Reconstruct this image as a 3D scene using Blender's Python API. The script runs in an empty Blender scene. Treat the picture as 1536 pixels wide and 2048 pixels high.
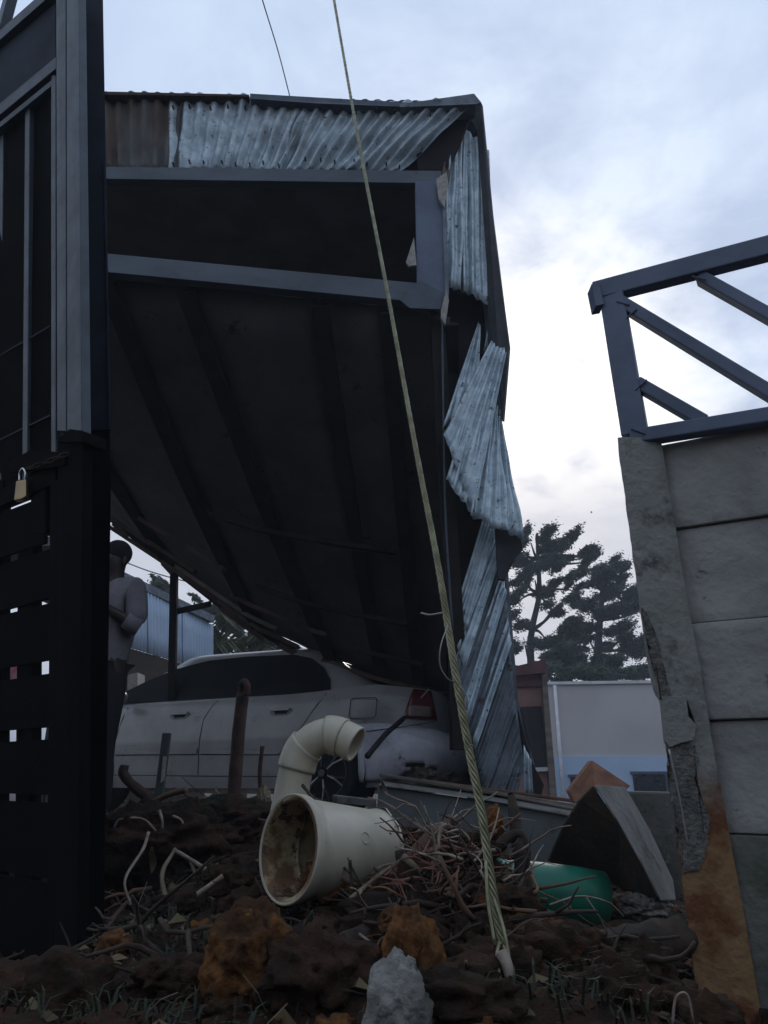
import bpy, bmesh, math, random
from math import sin, cos, tan, pi, radians as R, sqrt, atan2
from mathutils import Vector as V, Matrix, noise
random.seed(7)
sc = bpy.context.scene
C = sc.collection

# ------------------------------------------------------------------ camera
CAM = V((0, 0, 0.3)); PITCH = R(20); F = 1450.0
cam = bpy.data.cameras.new('camera'); co = bpy.data.objects.new('camera', cam); C.objects.link(co)
co.location = CAM; co.rotation_euler = (R(90) + PITCH, 0, 0)
cam.sensor_fit = 'VERTICAL'; cam.sensor_height = 24; cam.lens = 24 * F / 2048.0
cam.clip_start = 0.02; cam.clip_end = 2000
sc.camera = co
sc.render.resolution_x = 768; sc.render.resolution_y = 1024

# ------------------------------------------------------------------ world
SUN_AZ = R(9); SUN_EL = R(25)          # azimuth to the right of +Y
SD = V((sin(SUN_AZ) * cos(SUN_EL), cos(SUN_AZ) * cos(SUN_EL), sin(SUN_EL)))
w = bpy.data.worlds.new('World'); sc.world = w; w.use_nodes = True
nt = w.node_tree; nt.nodes.clear()
def N(t, **k):
    n = nt.nodes.new(t)
    for a, b in k.items(): setattr(n, a, b)
    return n
def lk(a, b): nt.links.new(a, b)
def math_n(op, a, b=None, c=None, clamp=False):
    n = N('ShaderNodeMath', operation=op); n.use_clamp = clamp
    for i, v in enumerate((a, b, c)):
        if v is None: continue
        if isinstance(v, (int, float)): n.inputs[i].default_value = v
        else: lk(v, n.inputs[i])
    return n.outputs[0]
def ramp(fac, stops, interp='LINEAR'):
    n = N('ShaderNodeValToRGB'); n.color_ramp.interpolation = interp
    e = n.color_ramp.elements
    while len(e) > 1: e.remove(e[-1])
    e[0].position = stops[0][0]; e[0].color = (*stops[0][1], 1)
    for p, c in stops[1:]:
        x = e.new(p); x.color = (*c, 1)
    lk(fac, n.inputs[0]); return n.outputs[0]
def mixc(fac, a, b, mode='MIX'):
    n = N('ShaderNodeMix', data_type='RGBA', blend_type=mode)
    if isinstance(fac, (int, float)): n.inputs[0].default_value = fac
    else: lk(fac, n.inputs[0])
    for s, v in ((n.inputs[6], a), (n.inputs[7], b)):
        if isinstance(v, tuple): s.default_value = (*v, 1)
        else: lk(v, s)
    return n.outputs[2]
tc = N('ShaderNodeTexCoord')
nrm = N('ShaderNodeVectorMath', operation='NORMALIZE'); lk(tc.outputs['Generated'], nrm.inputs[0])
D = nrm.outputs[0]
sep = N('ShaderNodeSeparateXYZ'); lk(D, sep.inputs[0])
z = sep.outputs[2]
dot = N('ShaderNodeVectorMath', operation='DOT_PRODUCT'); lk(D, dot.inputs[0]); dot.inputs[1].default_value = SD
ang = math_n('ARCCOSINE', dot.outputs['Value'])                      # radians from the hidden sun
# projection on a cloud layer so that the clouds flatten towards the horizon
zz = math_n('ADD', math_n('MAXIMUM', z, 0.0), 0.22)
px_ = math_n('DIVIDE', sep.outputs[0], zz); py_ = math_n('DIVIDE', sep.outputs[1], zz)
cmb = N('ShaderNodeCombineXYZ'); lk(px_, cmb.inputs[0]); lk(py_, cmb.inputs[1])
n1 = N('ShaderNodeTexNoise'); n1.inputs['Scale'].default_value = 1.5; n1.inputs['Detail'].default_value = 7
n1.inputs['Roughness'].default_value = 0.58; n1.inputs['Distortion'].default_value = 0.5; lk(cmb.outputs[0], n1.inputs['Vector'])
n2 = N('ShaderNodeTexNoise'); n2.inputs['Scale'].default_value = 4.2; n2.inputs['Detail'].default_value = 8
n2.inputs['Roughness'].default_value = 0.6; n2.inputs['Distortion'].default_value = 0.3; lk(cmb.outputs[0], n2.inputs['Vector'])
# base: blue-grey deck, lighter towards the sun
base = ramp(math_n('DIVIDE', ang, pi), [(0.0, (9.6, 9.7, 10.4)), (0.06, (8.2, 9.0, 10.4)), (0.15, (7.1, 8.3, 10.4)), (0.26, (6.4, 7.9, 10.3)),
                                       (0.5, (5.4, 6.6, 8.5)), (1.0, (3.9, 4.7, 6.0))])
cl = ramp(n1.outputs['Fac'], [(0.34, (0.90, 0.92, 0.95)), (0.5, (1.0, 1.0, 1.0)), (0.66, (1.08, 1.07, 1.04))])
cl2 = ramp(n2.outputs['Fac'], [(0.38, (0.70, 0.73, 0.82)), (0.5, (0.98, 0.98, 1.0)), (0.64, (1.34, 1.30, 1.22))])
near = math_n('SUBTRACT', 1.0, math_n('DIVIDE', ang, 0.72), clamp=True)     # fine puffs only near the glow
c1 = mixc(1.0, base, cl, 'MULTIPLY')
c2 = mixc(math_n('MULTIPLY', near, 1.3, clamp=True), c1, mixc(1.0, c1, cl2, 'MULTIPLY'))
glow = math_n('POWER', math_n('SUBTRACT', 1.0, math_n('DIVIDE', ang, 0.33), clamp=True), 0.9)
gl = mixc(math_n('MULTIPLY', math_n('MULTIPLY', glow, 1.7), math_n('ADD', math_n('MULTIPLY', n2.outputs['Fac'], 3.4), -0.75), clamp=True), c2, (16.0, 15.6, 14.8))
# a darker lilac bank low over the horizon
bank = math_n('MULTIPLY', math_n('SUBTRACT', 1.0, math_n('DIVIDE', math_n('ADD', z, math_n('MULTIPLY', n1.outputs['Fac'], -0.10)), 0.40), clamp=True), 3.2, clamp=True)
col = mixc(math_n('MULTIPLY', bank, 0.85), gl, mixc(0.5, mixc(1.0, (7.0, 7.1, 8.0), cl, 'MULTIPLY'), base, 'DARKEN'))
sky = N('ShaderNodeTexSky', sky_type='NISHITA'); sky.sun_disc = False; sky.sun_elevation = SUN_EL; sky.sun_rotation = SUN_AZ
fin = mixc(0.93, sky.outputs[0], col)
bg = N('ShaderNodeBackground'); bg.inputs['Strength'].default_value = 0.1; lk(fin, bg.inputs[0])
out = N('ShaderNodeOutputWorld'); lk(bg.outputs[0], out.inputs[0])

sun = bpy.data.lights.new('sun', 'SUN'); sun.energy = 0.5; sun.angle = R(14); sun.color = (1, 0.95, 0.88)
so = bpy.data.objects.new('sun', sun); C.objects.link(so); so.rotation_euler = (-SD).to_track_quat('-Z', 'Y').to_euler()
sc.view_settings.view_transform = 'Standard'; sc.view_settings.look = 'None'
sc.view_settings.gamma = 1; sc.view_settings.exposure = 0; sc.view_settings.use_curve_mapping = False
sc.render.engine = 'CYCLES'

# ------------------------------------------------------------------ helpers
def P(px, py, d):
    """point at distance d in front of the camera (world y = d) seen at photo pixel px,py"""
    dx = (px - 768) / F; dy = (1024 - py) / F
    v = V((dx, cos(PITCH) - sin(PITCH) * dy, sin(PITCH) + cos(PITCH) * dy))
    return CAM + v * (d / v.y)

def mat(name, c1, c2=None, rough=0.8, metal=0.0, scale=6.0, bump=0.0, bscale=40.0, detail=6, lo=0.4, hi=0.6, spots=None, stretch=(1, 1, 1), spec=None):
    m = bpy.data.materials.new(name); m.use_nodes = True
    t = m.node_tree; b = t.nodes['Principled BSDF']
    b.inputs['Roughness'].default_value = rough; b.inputs['Metallic'].default_value = metal
    if spec is not None: b.inputs['Specular IOR Level'].default_value = spec
    c2 = c2 or tuple(x * 0.8 for x in c1)
    tcn = t.nodes.new('ShaderNodeTexCoord'); mp = t.nodes.new('ShaderNodeMapping'); mp.inputs['Scale'].default_value = stretch
    t.links.new(tcn.outputs['Object'], mp.inputs[0])
    n = t.nodes.new('ShaderNodeTexNoise'); n.inputs['Scale'].default_value = scale; n.inputs['Detail'].default_value = detail
    n.inputs['Roughness'].default_value = 0.62
    t.links.new(mp.outputs[0], n.inputs['Vector'])
    r = t.nodes.new('ShaderNodeValToRGB'); r.color_ramp.elements[0].position = lo; r.color_ramp.elements[1].position = hi
    r.color_ramp.elements[0].color = (*c1, 1); r.color_ramp.elements[1].color = (*c2, 1)
    t.links.new(n.outputs['Fac'], r.inputs[0]); cur = r.outputs[0]
    if spots:                                                       # (colour, scale, threshold, width)
        for sc_, ss, th, wd in spots:
            n3 = t.nodes.new('ShaderNodeTexNoise'); n3.inputs['Scale'].default_value = ss; n3.inputs['Detail'].default_value = 5
            n3.inputs['Roughness'].default_value = 0.7
            t.links.new(tcn.outputs['Object'], n3.inputs['Vector'])
            mr = t.nodes.new('ShaderNodeMapRange'); mr.inputs[1].default_value = th; mr.inputs[2].default_value = th + wd
            t.links.new(n3.outputs['Fac'], mr.inputs[0])
            mx = t.nodes.new('ShaderNodeMix'); mx.data_type = 'RGBA'; mx.inputs[7].default_value = (*sc_, 1)
            t.links.new(mr.outputs[0], mx.inputs[0]); t.links.new(cur, mx.inputs[6]); cur = mx.outputs[2]
    t.links.new(cur, b.inputs['Base Color'])
    rr = t.nodes.new('ShaderNodeMapRange'); rr.inputs[3].default_value = max(0.04, rough - 0.12); rr.inputs[4].default_value = min(1, rough + 0.12)
    t.links.new(n.outputs['Fac'], rr.inputs[0]); t.links.new(rr.outputs[0], b.inputs['Roughness'])
    if bump:
        nb = t.nodes.new('ShaderNodeTexNoise'); nb.inputs['Scale'].default_value = bscale; nb.inputs['Detail'].default_value = 6
        t.links.new(mp.outputs[0], nb.inputs['Vector'])
        bp = t.nodes.new('ShaderNodeBump'); bp.inputs['Strength'].default_value = min(1, bump); bp.inputs['Distance'].default_value = 0.01
        t.links.new(nb.outputs['Fac'], bp.inputs['Height']); t.links.new(bp.outputs[0], b.inputs['Normal'])
    return m

M = {}
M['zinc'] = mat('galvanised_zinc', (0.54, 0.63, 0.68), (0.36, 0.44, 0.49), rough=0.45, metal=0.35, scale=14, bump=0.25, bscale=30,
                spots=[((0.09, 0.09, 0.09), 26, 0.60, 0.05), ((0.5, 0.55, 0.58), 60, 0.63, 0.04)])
M['zinc_shade'] = mat('weathered_shaded_zinc', (0.17, 0.20, 0.23), (0.11, 0.13, 0.15), rough=0.6, metal=0.4, scale=9, bump=0.2,
                spots=[((0.06, 0.05, 0.05), 14, 0.58, 0.08)])  # darker copy of the zinc, with shade put into the colour
M['zinc_rust'] = mat('rusty_zinc', (0.15, 0.15, 0.15), (0.12, 0.09, 0.072), rough=0.75, metal=0.25, scale=7, bump=0.2, stretch=(1, 1, 0.25),
                spots=[((0.16, 0.16, 0.16), 9, 0.6, 0.1)])
M['attic'] = mat('attic_board', (0.24, 0.22, 0.21), (0.32, 0.29, 0.27), rough=0.95, scale=3, spec=0.1)  # lightened grey brown board
M['flash'] = mat('dull_flashing', (0.05, 0.053, 0.062), (0.035, 0.036, 0.04), rough=0.75, scale=6)
M['near_black'] = mat('dark_liner', (0.018, 0.017, 0.018), (0.03, 0.026, 0.026), rough=0.85, scale=5, bump=0.1, spec=0.2)
M['steel_grey'] = mat('grey_painted_steel', (0.075, 0.095, 0.13), (0.055, 0.07, 0.095), rough=0.55, scale=9, bump=0.1, spots=[((0.05, 0.04, 0.035), 22, 0.66, 0.05)])
M['beam'] = mat('primer_grey_beam', (0.10, 0.12, 0.15), (0.07, 0.085, 0.105), rough=0.6, scale=4, bump=0.1, stretch=(0.4, 1, 1), spots=[((0.07, 0.055, 0.05), 12, 0.62, 0.08)])
M['frame'] = mat('blue_grey_frame_steel', (0.12, 0.15, 0.22), (0.09, 0.115, 0.17), rough=0.55, scale=5, bump=0.08)
M['gate'] = mat('black_shaded_gate_paint', (0.0025, 0.0025, 0.003), (0.006, 0.005, 0.004), rough=0.9, scale=9, bump=0.1, bscale=80, spec=0.05)  # black paint; the lower gate's shade is put into it too
M['gate_lit'] = mat('lit_gate_paint', (0.042, 0.060, 0.085), (0.03, 0.041, 0.058), rough=0.5, scale=9, bump=0.1, bscale=80, spots=[((0.03, 0.03, 0.03), 18, 0.62, 0.06)])  # bluish sky light on the upper gate is put into this colour
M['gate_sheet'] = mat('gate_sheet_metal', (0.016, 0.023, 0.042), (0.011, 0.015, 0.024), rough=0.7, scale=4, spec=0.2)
M['wood'] = mat('old_timber', (0.16, 0.085, 0.05), (0.09, 0.05, 0.032), rough=0.85, scale=6, bump=0.5, bscale=50, stretch=(1, 1, 0.2))
M['wood_grey'] = mat('grey_timber', (0.22, 0.18, 0.15), (0.12, 0.10, 0.085), rough=0.85, scale=9, bump=0.5, stretch=(0.2, 1, 1))
M['pale_wood'] = mat('pale_broken_timber', (0.42, 0.39, 0.36), (0.30, 0.27, 0.24), rough=0.8, scale=30, bump=0.3)
M['ceil'] = mat('dark_ceiling_board', (0.085, 0.083, 0.080), (0.12, 0.115, 0.108), rough=0.9, scale=2.5, bump=0.1, spec=0.15, spots=[((0.10, 0.08, 0.065), 1.6, 0.60, 0.1), ((0.03, 0.028, 0.026), 6, 0.62, 0.1)])
M['rafter'] = mat('dark_rafter', (0.02, 0.019, 0.018), (0.032, 0.029, 0.026), rough=0.9, scale=5, spec=0.1)  # near black brown timber
M['batten'] = mat('brown_batten', (0.11, 0.06, 0.04), (0.05, 0.032, 0.024), rough=0.85, scale=6, bump=0.3)
M['concrete'] = mat('grey_concrete', (0.32, 0.315, 0.285), (0.24, 0.24, 0.22), rough=0.9, scale=3.5, bump=0.5, bscale=60, spots=[((0.09, 0.09, 0.085), 5, 0.57, 0.1), ((0.3, 0.3, 0.28), 30, 0.62, 0.05)])
M['panel'] = mat('precast_panel', (0.38, 0.37, 0.34), (0.27, 0.265, 0.245), rough=0.9, scale=3.2, bump=0.6, bscale=35, spots=[((0.24, 0.25, 0.26), 3, 0.56, 0.15), ((0.05, 0.055, 0.05), 8, 0.62, 0.06)])
M['mossy'] = mat('mossy_panel', (0.16, 0.16, 0.135), (0.07, 0.08, 0.055), rough=0.95, scale=6, bump=0.6)
M['raw_concrete'] = mat('exposed_aggregate', (0.20, 0.185, 0.16), (0.10, 0.094, 0.083), rough=1, scale=25, bump=1.0, bscale=90, spots=[((0.2, 0.19, 0.17), 60, 0.6, 0.05)])
M['pvc'] = mat('cream_pvc', (0.56, 0.50, 0.39), (0.42, 0.37, 0.28), rough=0.45, scale=5, bump=0.06, spots=[((0.22, 0.15, 0.08), 7, 0.64, 0.12), ((0.12, 0.08, 0.05), 40, 0.70, 0.03)])
M['pvc_mud'] = mat('muddy_pvc_inside', (0.42, 0.33, 0.19), (0.16, 0.085, 0.035), rough=0.7, scale=9, bump=0.4, lo=0.45, hi=0.55, spots=[((0.06, 0.032, 0.015), 14, 0.54, 0.04)])
M['paint'] = mat('white_car_paint', (0.38, 0.365, 0.35), (0.31, 0.295, 0.28), rough=0.22, scale=3, spots=[((0.14, 0.12, 0.10), 5, 0.60, 0.2), ((0.10, 0.09, 0.08), 50, 0.70, 0.04)])
M['bumper'] = mat('dented_bumper_plastic', (0.72, 0.72, 0.78), (0.58, 0.58, 0.65), rough=0.2, scale=5, bump=0.2, bscale=8, spots=[((0.16, 0.13, 0.11), 8, 0.62, 0.1)])
M['glass'] = mat('tinted_glass', (0.006, 0.006, 0.007), (0.009, 0.009, 0.01), rough=0.4, scale=3, spec=0.08)
M['black'] = mat('black_rubber', (0.010, 0.010, 0.010), (0.018, 0.017, 0.016), rough=0.8, scale=20, spec=0.2)
M['trim'] = mat('grey_trim', (0.20, 0.20, 0.20), (0.15, 0.15, 0.15), rough=0.5)
M['rim'] = mat('dark_alloy', (0.08, 0.08, 0.08), (0.05, 0.05, 0.05), rough=0.35, metal=0.6)
M['rim_edge'] = mat('machined_alloy_edge', (0.45, 0.44, 0.43), (0.3, 0.3, 0.3), rough=0.35, metal=0.5)
M['lamp_red'] = mat('red_lamp_lens', (0.16, 0.016, 0.012), (0.12, 0.012, 0.01), rough=0.15)
M['lamp_clear'] = mat('clear_lamp_lens', (0.34, 0.24, 0.21), (0.24, 0.17, 0.15), rough=0.25)
M['rusty'] = mat('rusty_iron', (0.065, 0.028, 0.018), (0.03, 0.017, 0.013), rough=0.85, scale=25, bump=0.5)
M['soil'] = mat('dark_red_soil', (0.040, 0.019, 0.010), (0.014, 0.008, 0.005), rough=0.95, scale=7, bump=1.0, bscale=70, spots=[((0.085, 0.034, 0.012), 9, 0.60, 0.08), ((0.05, 0.021, 0.009), 3.2, 0.56, 0.12), ((0.010, 0.014, 0.006), 2.3, 0.56, 0.1), ((0.14, 0.12, 0.10), 55, 0.72, 0.03)], spec=0.2)
M['clod'] = mat('orange_clay', (0.17, 0.068, 0.018), (0.05, 0.023, 0.010), rough=0.95, scale=11, bump=1.0, bscale=60, spots=[((0.025, 0.014, 0.008), 7, 0.57, 0.08), ((0.34, 0.19, 0.06), 20, 0.64, 0.06)], spec=0.2)
M['rock'] = mat('pale_grey_rock', (0.24, 0.23, 0.21), (0.13, 0.12, 0.105), rough=0.95, scale=12, bump=1.0, bscale=70, spots=[((0.05, 0.045, 0.035), 18, 0.6, 0.05)])
M['root'] = mat('pale_root', (0.34, 0.27, 0.22), (0.20, 0.14, 0.10), rough=0.8, scale=30, bump=0.3)
M['twig'] = mat('dark_twig', (0.055, 0.035, 0.022), (0.03, 0.02, 0.014), rough=0.9, scale=30, bump=0.5)
M['straw'] = mat('dry_stalk', (0.20, 0.16, 0.10), (0.11, 0.085, 0.055), rough=0.85, scale=20, bump=0.3)
M['bark_red'] = mat('red_shredded_bark', (0.24, 0.10, 0.065), (0.12, 0.05, 0.035), rough=0.9, scale=20, bump=0.5)
M['leaf_dry'] = mat('dry_leaf', (0.16, 0.11, 0.05), (0.09, 0.07, 0.035), rough=0.8, scale=12)
M['leaf_green'] = mat('dull_green_leaf', (0.075, 0.085, 0.03), (0.04, 0.05, 0.02), rough=0.7, scale=12)
M['grass'] = mat('dark_grass', (0.016, 0.026, 0.009), (0.028, 0.022, 0.010), rough=0.8, scale=4)
M['green'] = mat('green_plastic', (0.018, 0.19, 0.12), (0.013, 0.14, 0.09), rough=0.4, scale=5, spots=[((0.03, 0.04, 0.03), 10, 0.62, 0.1)])
M['cable'] = mat('brassy_wire_rope', (0.30, 0.285, 0.17), (0.17, 0.16, 0.09), rough=0.4, metal=0.6, scale=30)
M['wire'] = mat('grey_tie_wire', (0.35, 0.34, 0.31), (0.22, 0.21, 0.19), rough=0.5, metal=0.5)
M['power'] = mat('black_power_wire', (0.012, 0.012, 0.014), rough=0.7)
M['house'] = mat('off_white_render', (0.56, 0.53, 0.53), (0.50, 0.475, 0.475), rough=0.9, scale=0.7, bump=0.1, bscale=10)
M['house_blue'] = mat('pale_blue_render', (0.48, 0.62, 0.80), (0.42, 0.55, 0.72), rough=0.9, scale=0.8)
M['house_cap'] = mat('white_cap_flashing', (0.70, 0.70, 0.72), rough=0.6)
M['win'] = mat('dark_window', (0.01, 0.014, 0.025), rough=0.25)
M['pink'] = mat('salmon_render', (0.30, 0.17, 0.14), (0.24, 0.13, 0.11), rough=0.9, scale=3)
M['roof_red'] = mat('dull_red_roof', (0.13, 0.045, 0.05), (0.09, 0.03, 0.035), rough=0.7)
M['blue_sheet'] = mat('pale_blue_sheeting', (0.40, 0.50, 0.64), (0.34, 0.44, 0.57), rough=0.6, scale=1.2)
M['foliage'] = mat('dark_conifer_foliage', (0.035, 0.052, 0.045), (0.055, 0.075, 0.062), rough=0.8, scale=1.2, spec=0.2)  # raised and tinted blue: distance haze put into the leaf colour
M['foliage2'] = mat('dark_broadleaf_foliage', (0.032, 0.052, 0.034), (0.055, 0.078, 0.045), rough=0.7, scale=1.5, spec=0.25)
M['bark'] = mat('dark_bark', (0.035, 0.03, 0.028), (0.02, 0.018, 0.017), rough=0.95, scale=6, bump=0.5)
M['skin'] = mat('backlit_skin', (0.045, 0.028, 0.022), (0.035, 0.022, 0.018), rough=0.6, scale=20)  # backlit darkness is put into the skin colour
M['hair'] = mat('short_black_hair', (0.008, 0.007, 0.007), rough=0.9, scale=40)
M['shirt'] = mat('grey_lilac_shirt', (0.23, 0.215, 0.235), (0.18, 0.17, 0.185), rough=0.9, scale=10, bump=0.3, bscale=14)
M['trousers'] = mat('black_trousers', (0.010, 0.010, 0.013), (0.016, 0.015, 0.018), rough=0.9, scale=10, bump=0.3, bscale=14)
M['brass'] = mat('brass_lock', (0.36, 0.22, 0.08), (0.26, 0.16, 0.06), rough=0.4, metal=0.5)
M['chrome'] = mat('steel_shackle', (0.55, 0.55, 0.57), rough=0.25, metal=0.9)
M['terracotta'] = mat('terracotta', (0.26, 0.115, 0.065), (0.17, 0.08, 0.05), rough=0.9, scale=14, bump=0.5)
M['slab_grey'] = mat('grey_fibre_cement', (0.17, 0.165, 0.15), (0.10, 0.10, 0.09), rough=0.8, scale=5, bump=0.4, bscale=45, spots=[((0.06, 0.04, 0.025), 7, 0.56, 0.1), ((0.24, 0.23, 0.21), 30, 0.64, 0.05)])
M['panel_green'] = mat('green_grey_sheet', (0.085, 0.10, 0.10), (0.06, 0.07, 0.07), rough=0.6, scale=2, bump=0.1, spots=[((0.04, 0.035, 0.025), 7, 0.6, 0.1)])
M['mud_shade_dark'] = mat('muddy_shaded_brown', (0.032, 0.024, 0.018), (0.060, 0.038, 0.024), rough=0.9, scale=9, bump=0.5)
M['cyan'] = mat('cyan_plastic', (0.25, 0.48, 0.50), (0.18, 0.36, 0.38), rough=0.5)
M['pink_poster'] = mat('pink_board', (0.5, 0.1, 0.16), (0.55, 0.4, 0.45), rough=0.7, scale=6)
# stained column: concrete above, orange clay splash below with an irregular edge
def stained():
    m = M['concrete'].copy(); m.name = 'clay_stained_concrete'; t = m.node_tree; b = t.nodes['Principled BSDF']
    cur = b.inputs['Base Color'].links[0].from_socket
    tcn = t.nodes.new('ShaderNodeTexCoord'); sp = t.nodes.new('ShaderNodeSeparateXYZ'); t.links.new(tcn.outputs['Object'], sp.inputs[0])
    n = t.nodes.new('ShaderNodeTexNoise'); n.inputs['Scale'].default_value = 6; n.inputs['Detail'].default_value = 5; t.links.new(tcn.outputs['Object'], n.inputs['Vector'])
    a = t.nodes.new('ShaderNodeMath'); a.operation = 'MULTIPLY_ADD'; a.inputs[1].default_value = 0.5; t.links.new(n.outputs['Fac'], a.inputs[0]); t.links.new(sp.outputs[2], a.inputs[2])
    mr = t.nodes.new('ShaderNodeMapRange'); mr.inputs[1].default_value = 0.62; mr.inputs[2].default_value = 0.50; t.links.new(a.outputs[0], mr.inputs[0])
    r = t.nodes.new('ShaderNodeValToRGB'); e = r.color_ramp.elements; e[0].position = 0.42; e[0].color = (0.17, 0.06, 0.022, 1); e[1].position = 0.6; e[1].color = (0.30, 0.17, 0.075, 1)
    n4 = t.nodes.new('ShaderNodeTexNoise'); n4.inputs['Scale'].default_value = 14; n4.inputs['Detail'].default_value = 6; t.links.new(tcn.outputs['Object'], n4.inputs['Vector'])
    t.links.new(n4.outputs['Fac'], r.inputs[0])
    mx = t.nodes.new('ShaderNodeMix'); mx.data_type = 'RGBA'; t.links.new(mr.outputs[0], mx.inputs[0]); t.links.new(cur, mx.inputs[6]); t.links.new(r.outputs[0], mx.inputs[7])
    t.links.new(mx.outputs[2], b.inputs['Base Color']); return m
M['stained'] = stained()

def tag(o, label=None, cat=None, group=None, kind=None):
    if label: o['label'] = label
    if cat: o['category'] = cat
    if group: o['group'] = group
    if kind: o['kind'] = kind
    return o
def empty(name, loc, label, cat, group=None):
    o = bpy.data.objects.new(name, None); C.objects.link(o); o.location = loc; o.empty_display_size = 0.1
    return tag(o, label, cat, group)
bpy.context.view_layer.update()
def link(name, me, m, parent=None, smooth=False, label=None):
    me.materials.clear(); me.materials.append(M[m] if isinstance(m, str) else m)
    if smooth:
        for p in me.polygons: p.use_smooth = True
    o = bpy.data.objects.new(name, me); C.objects.link(o)
    if parent is not None:
        o.parent = parent
        bpy.context.view_layer.update()
        o.matrix_parent_inverse = parent.matrix_world.inverted()
    if label: o['label'] = label
    return o
def mesh(name, verts, faces):
    me = bpy.data.meshes.new(name); me.from_pydata([tuple(v) for v in verts], [], faces); me.update(); return me
def obj(name, bm, m, parent=None, smooth=False, label=None):
    bmesh.ops.recalc_face_normals(bm, faces=bm.faces[:])
    me = bpy.data.meshes.new(name); bm.to_mesh(me); bm.free(); return link(name, me, m, parent, smooth, label)
def bev(o, w, seg=2):
    md = o.modifiers.new('bevel', 'BEVEL'); md.width = w; md.segments = seg; md.limit_method = 'ANGLE'; return o
def solid(o, t, off=0):
    md = o.modifiers.new('solid', 'SOLIDIFY'); md.thickness = t; md.offset = off; return o
def beam_bm(bm, a, b, wd, ht, side=None):
    """square tube from a to b; wd across 'side', ht across the third axis"""
    a, b = V(a), V(b); ax = (b - a).normalized()
    s = V(side) if side else V((0, 1, 0))
    s = (s - ax * s.dot(ax)).normalized(); t = ax.cross(s)
    vs = [bm.verts.new(p + s * (wd / 2) * i + t * (ht / 2) * j) for p in (a, b) for i, j in ((-1, -1), (1, -1), (1, 1), (-1, 1))]
    for f in ((0, 1, 2, 3), (7, 6, 5, 4), (0, 4, 5, 1), (1, 5, 6, 2), (2, 6, 7, 3), (3, 7, 4, 0)): bm.faces.new([vs[i] for i in f])
def beam(name, a, b, wd, ht, m, parent=None, side=None, bevel=0.003, label=None):
    bm = bmesh.new(); beam_bm(bm, a, b, wd, ht, side); o = obj(name, bm, m, parent, label=label)
    if bevel: bev(o, bevel)
    return o
def slab(name, pts, thick, m, parent=None, direction=None, bevel=0.0, label=None):
    """prism: outline pts pushed back by thick"""
    pts = [V(p) for p in pts]
    n = direction or V((0, 1, 0)); n = V(n).normalized() * thick
    bm = bmesh.new(); a = [bm.verts.new(p) for p in pts]; b = [bm.verts.new(p + n) for p in pts]
    bm.faces.new(a); bm.faces.new(b[::-1])
    k = len(pts)
    for i in range(k): bm.faces.new([a[i], b[i], b[(i + 1) % k], a[(i + 1) % k]])
    bmesh.ops.triangulate(bm, faces=[f for f in bm.faces if len(f.verts) > 4])
    o = obj(name, bm, m, parent, label=label)
    if bevel: bev(o, bevel)
    return o
def spline(pts, n=8):
    pts = [V(p) for p in pts]
    if len(pts) < 3: return [pts[0].lerp(pts[1], i / n) for i in range(n + 1)]
    out = []
    q = [pts[0] * 2 - pts[1]] + pts + [pts[-1] * 2 - pts[-2]]
    for i in range(1, len(q) - 2):
        for k in range(n):
            t = k / n
            out.append(0.5 * ((2 * q[i]) + (q[i + 1] - q[i - 1]) * t + (2 * q[i - 1] - 5 * q[i] + 4 * q[i + 1] - q[i + 2]) * t * t + (3 * q[i] - q[i - 1] - 3 * q[i + 1] + q[i + 2]) * t ** 3))
    out.append(pts[-1]); return out
def tube_bm(bm, path, rad, seg=8, cap=True, rough=0.0, hollow=None):
    """tube along path; rad number or list/func(t)"""
    n = len(path); rings = []
    up = V((0.3, 0.2, 1)).normalized(); prev = None
    for i, p in enumerate(path):
        t = (path[min(i + 1, n - 1)] - path[max(i - 1, 0)]).normalized()
        if prev is None:
            s = t.cross(up)
            if s.length < 0.05: s = t.cross(V((1, 0, 0)))
        else: s = prev - t * prev.dot(t)
        s.normalize(); prev = s; u = t.cross(s)
        f = i / (n - 1); r = rad(f) if callable(rad) else (rad[0] + (rad[1] - rad[0]) * f if isinstance(rad, (tuple, list)) else rad)
        ring = []
        for k in range(seg):
            a = 2 * pi * k / seg; rr = r * (1 + rough * noise.noise(p * 30 + V((cos(a), sin(a), 0)) * 2)) if rough else r
            ring.append(bm.verts.new(p + s * cos(a) * rr + u * sin(a) * rr))
        rings.append(ring)
    for i in range(n - 1):
        for k in range(seg): bm.faces.new([rings[i][k], rings[i][(k + 1) % seg], rings[i + 1][(k + 1) % seg], rings[i + 1][k]])
    if cap:
        bm.faces.new(rings[0][::-1]); bm.faces.new(rings[-1])
    return rings
def tube(name, path, rad, m, parent=None, seg=8, rough=0.0, label=None, smooth=True, cap=True):
    bm = bmesh.new(); tube_bm(bm, [V(p) for p in path], rad, seg, cap, rough); return obj(name, bm, m, parent, smooth, label)
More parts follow.
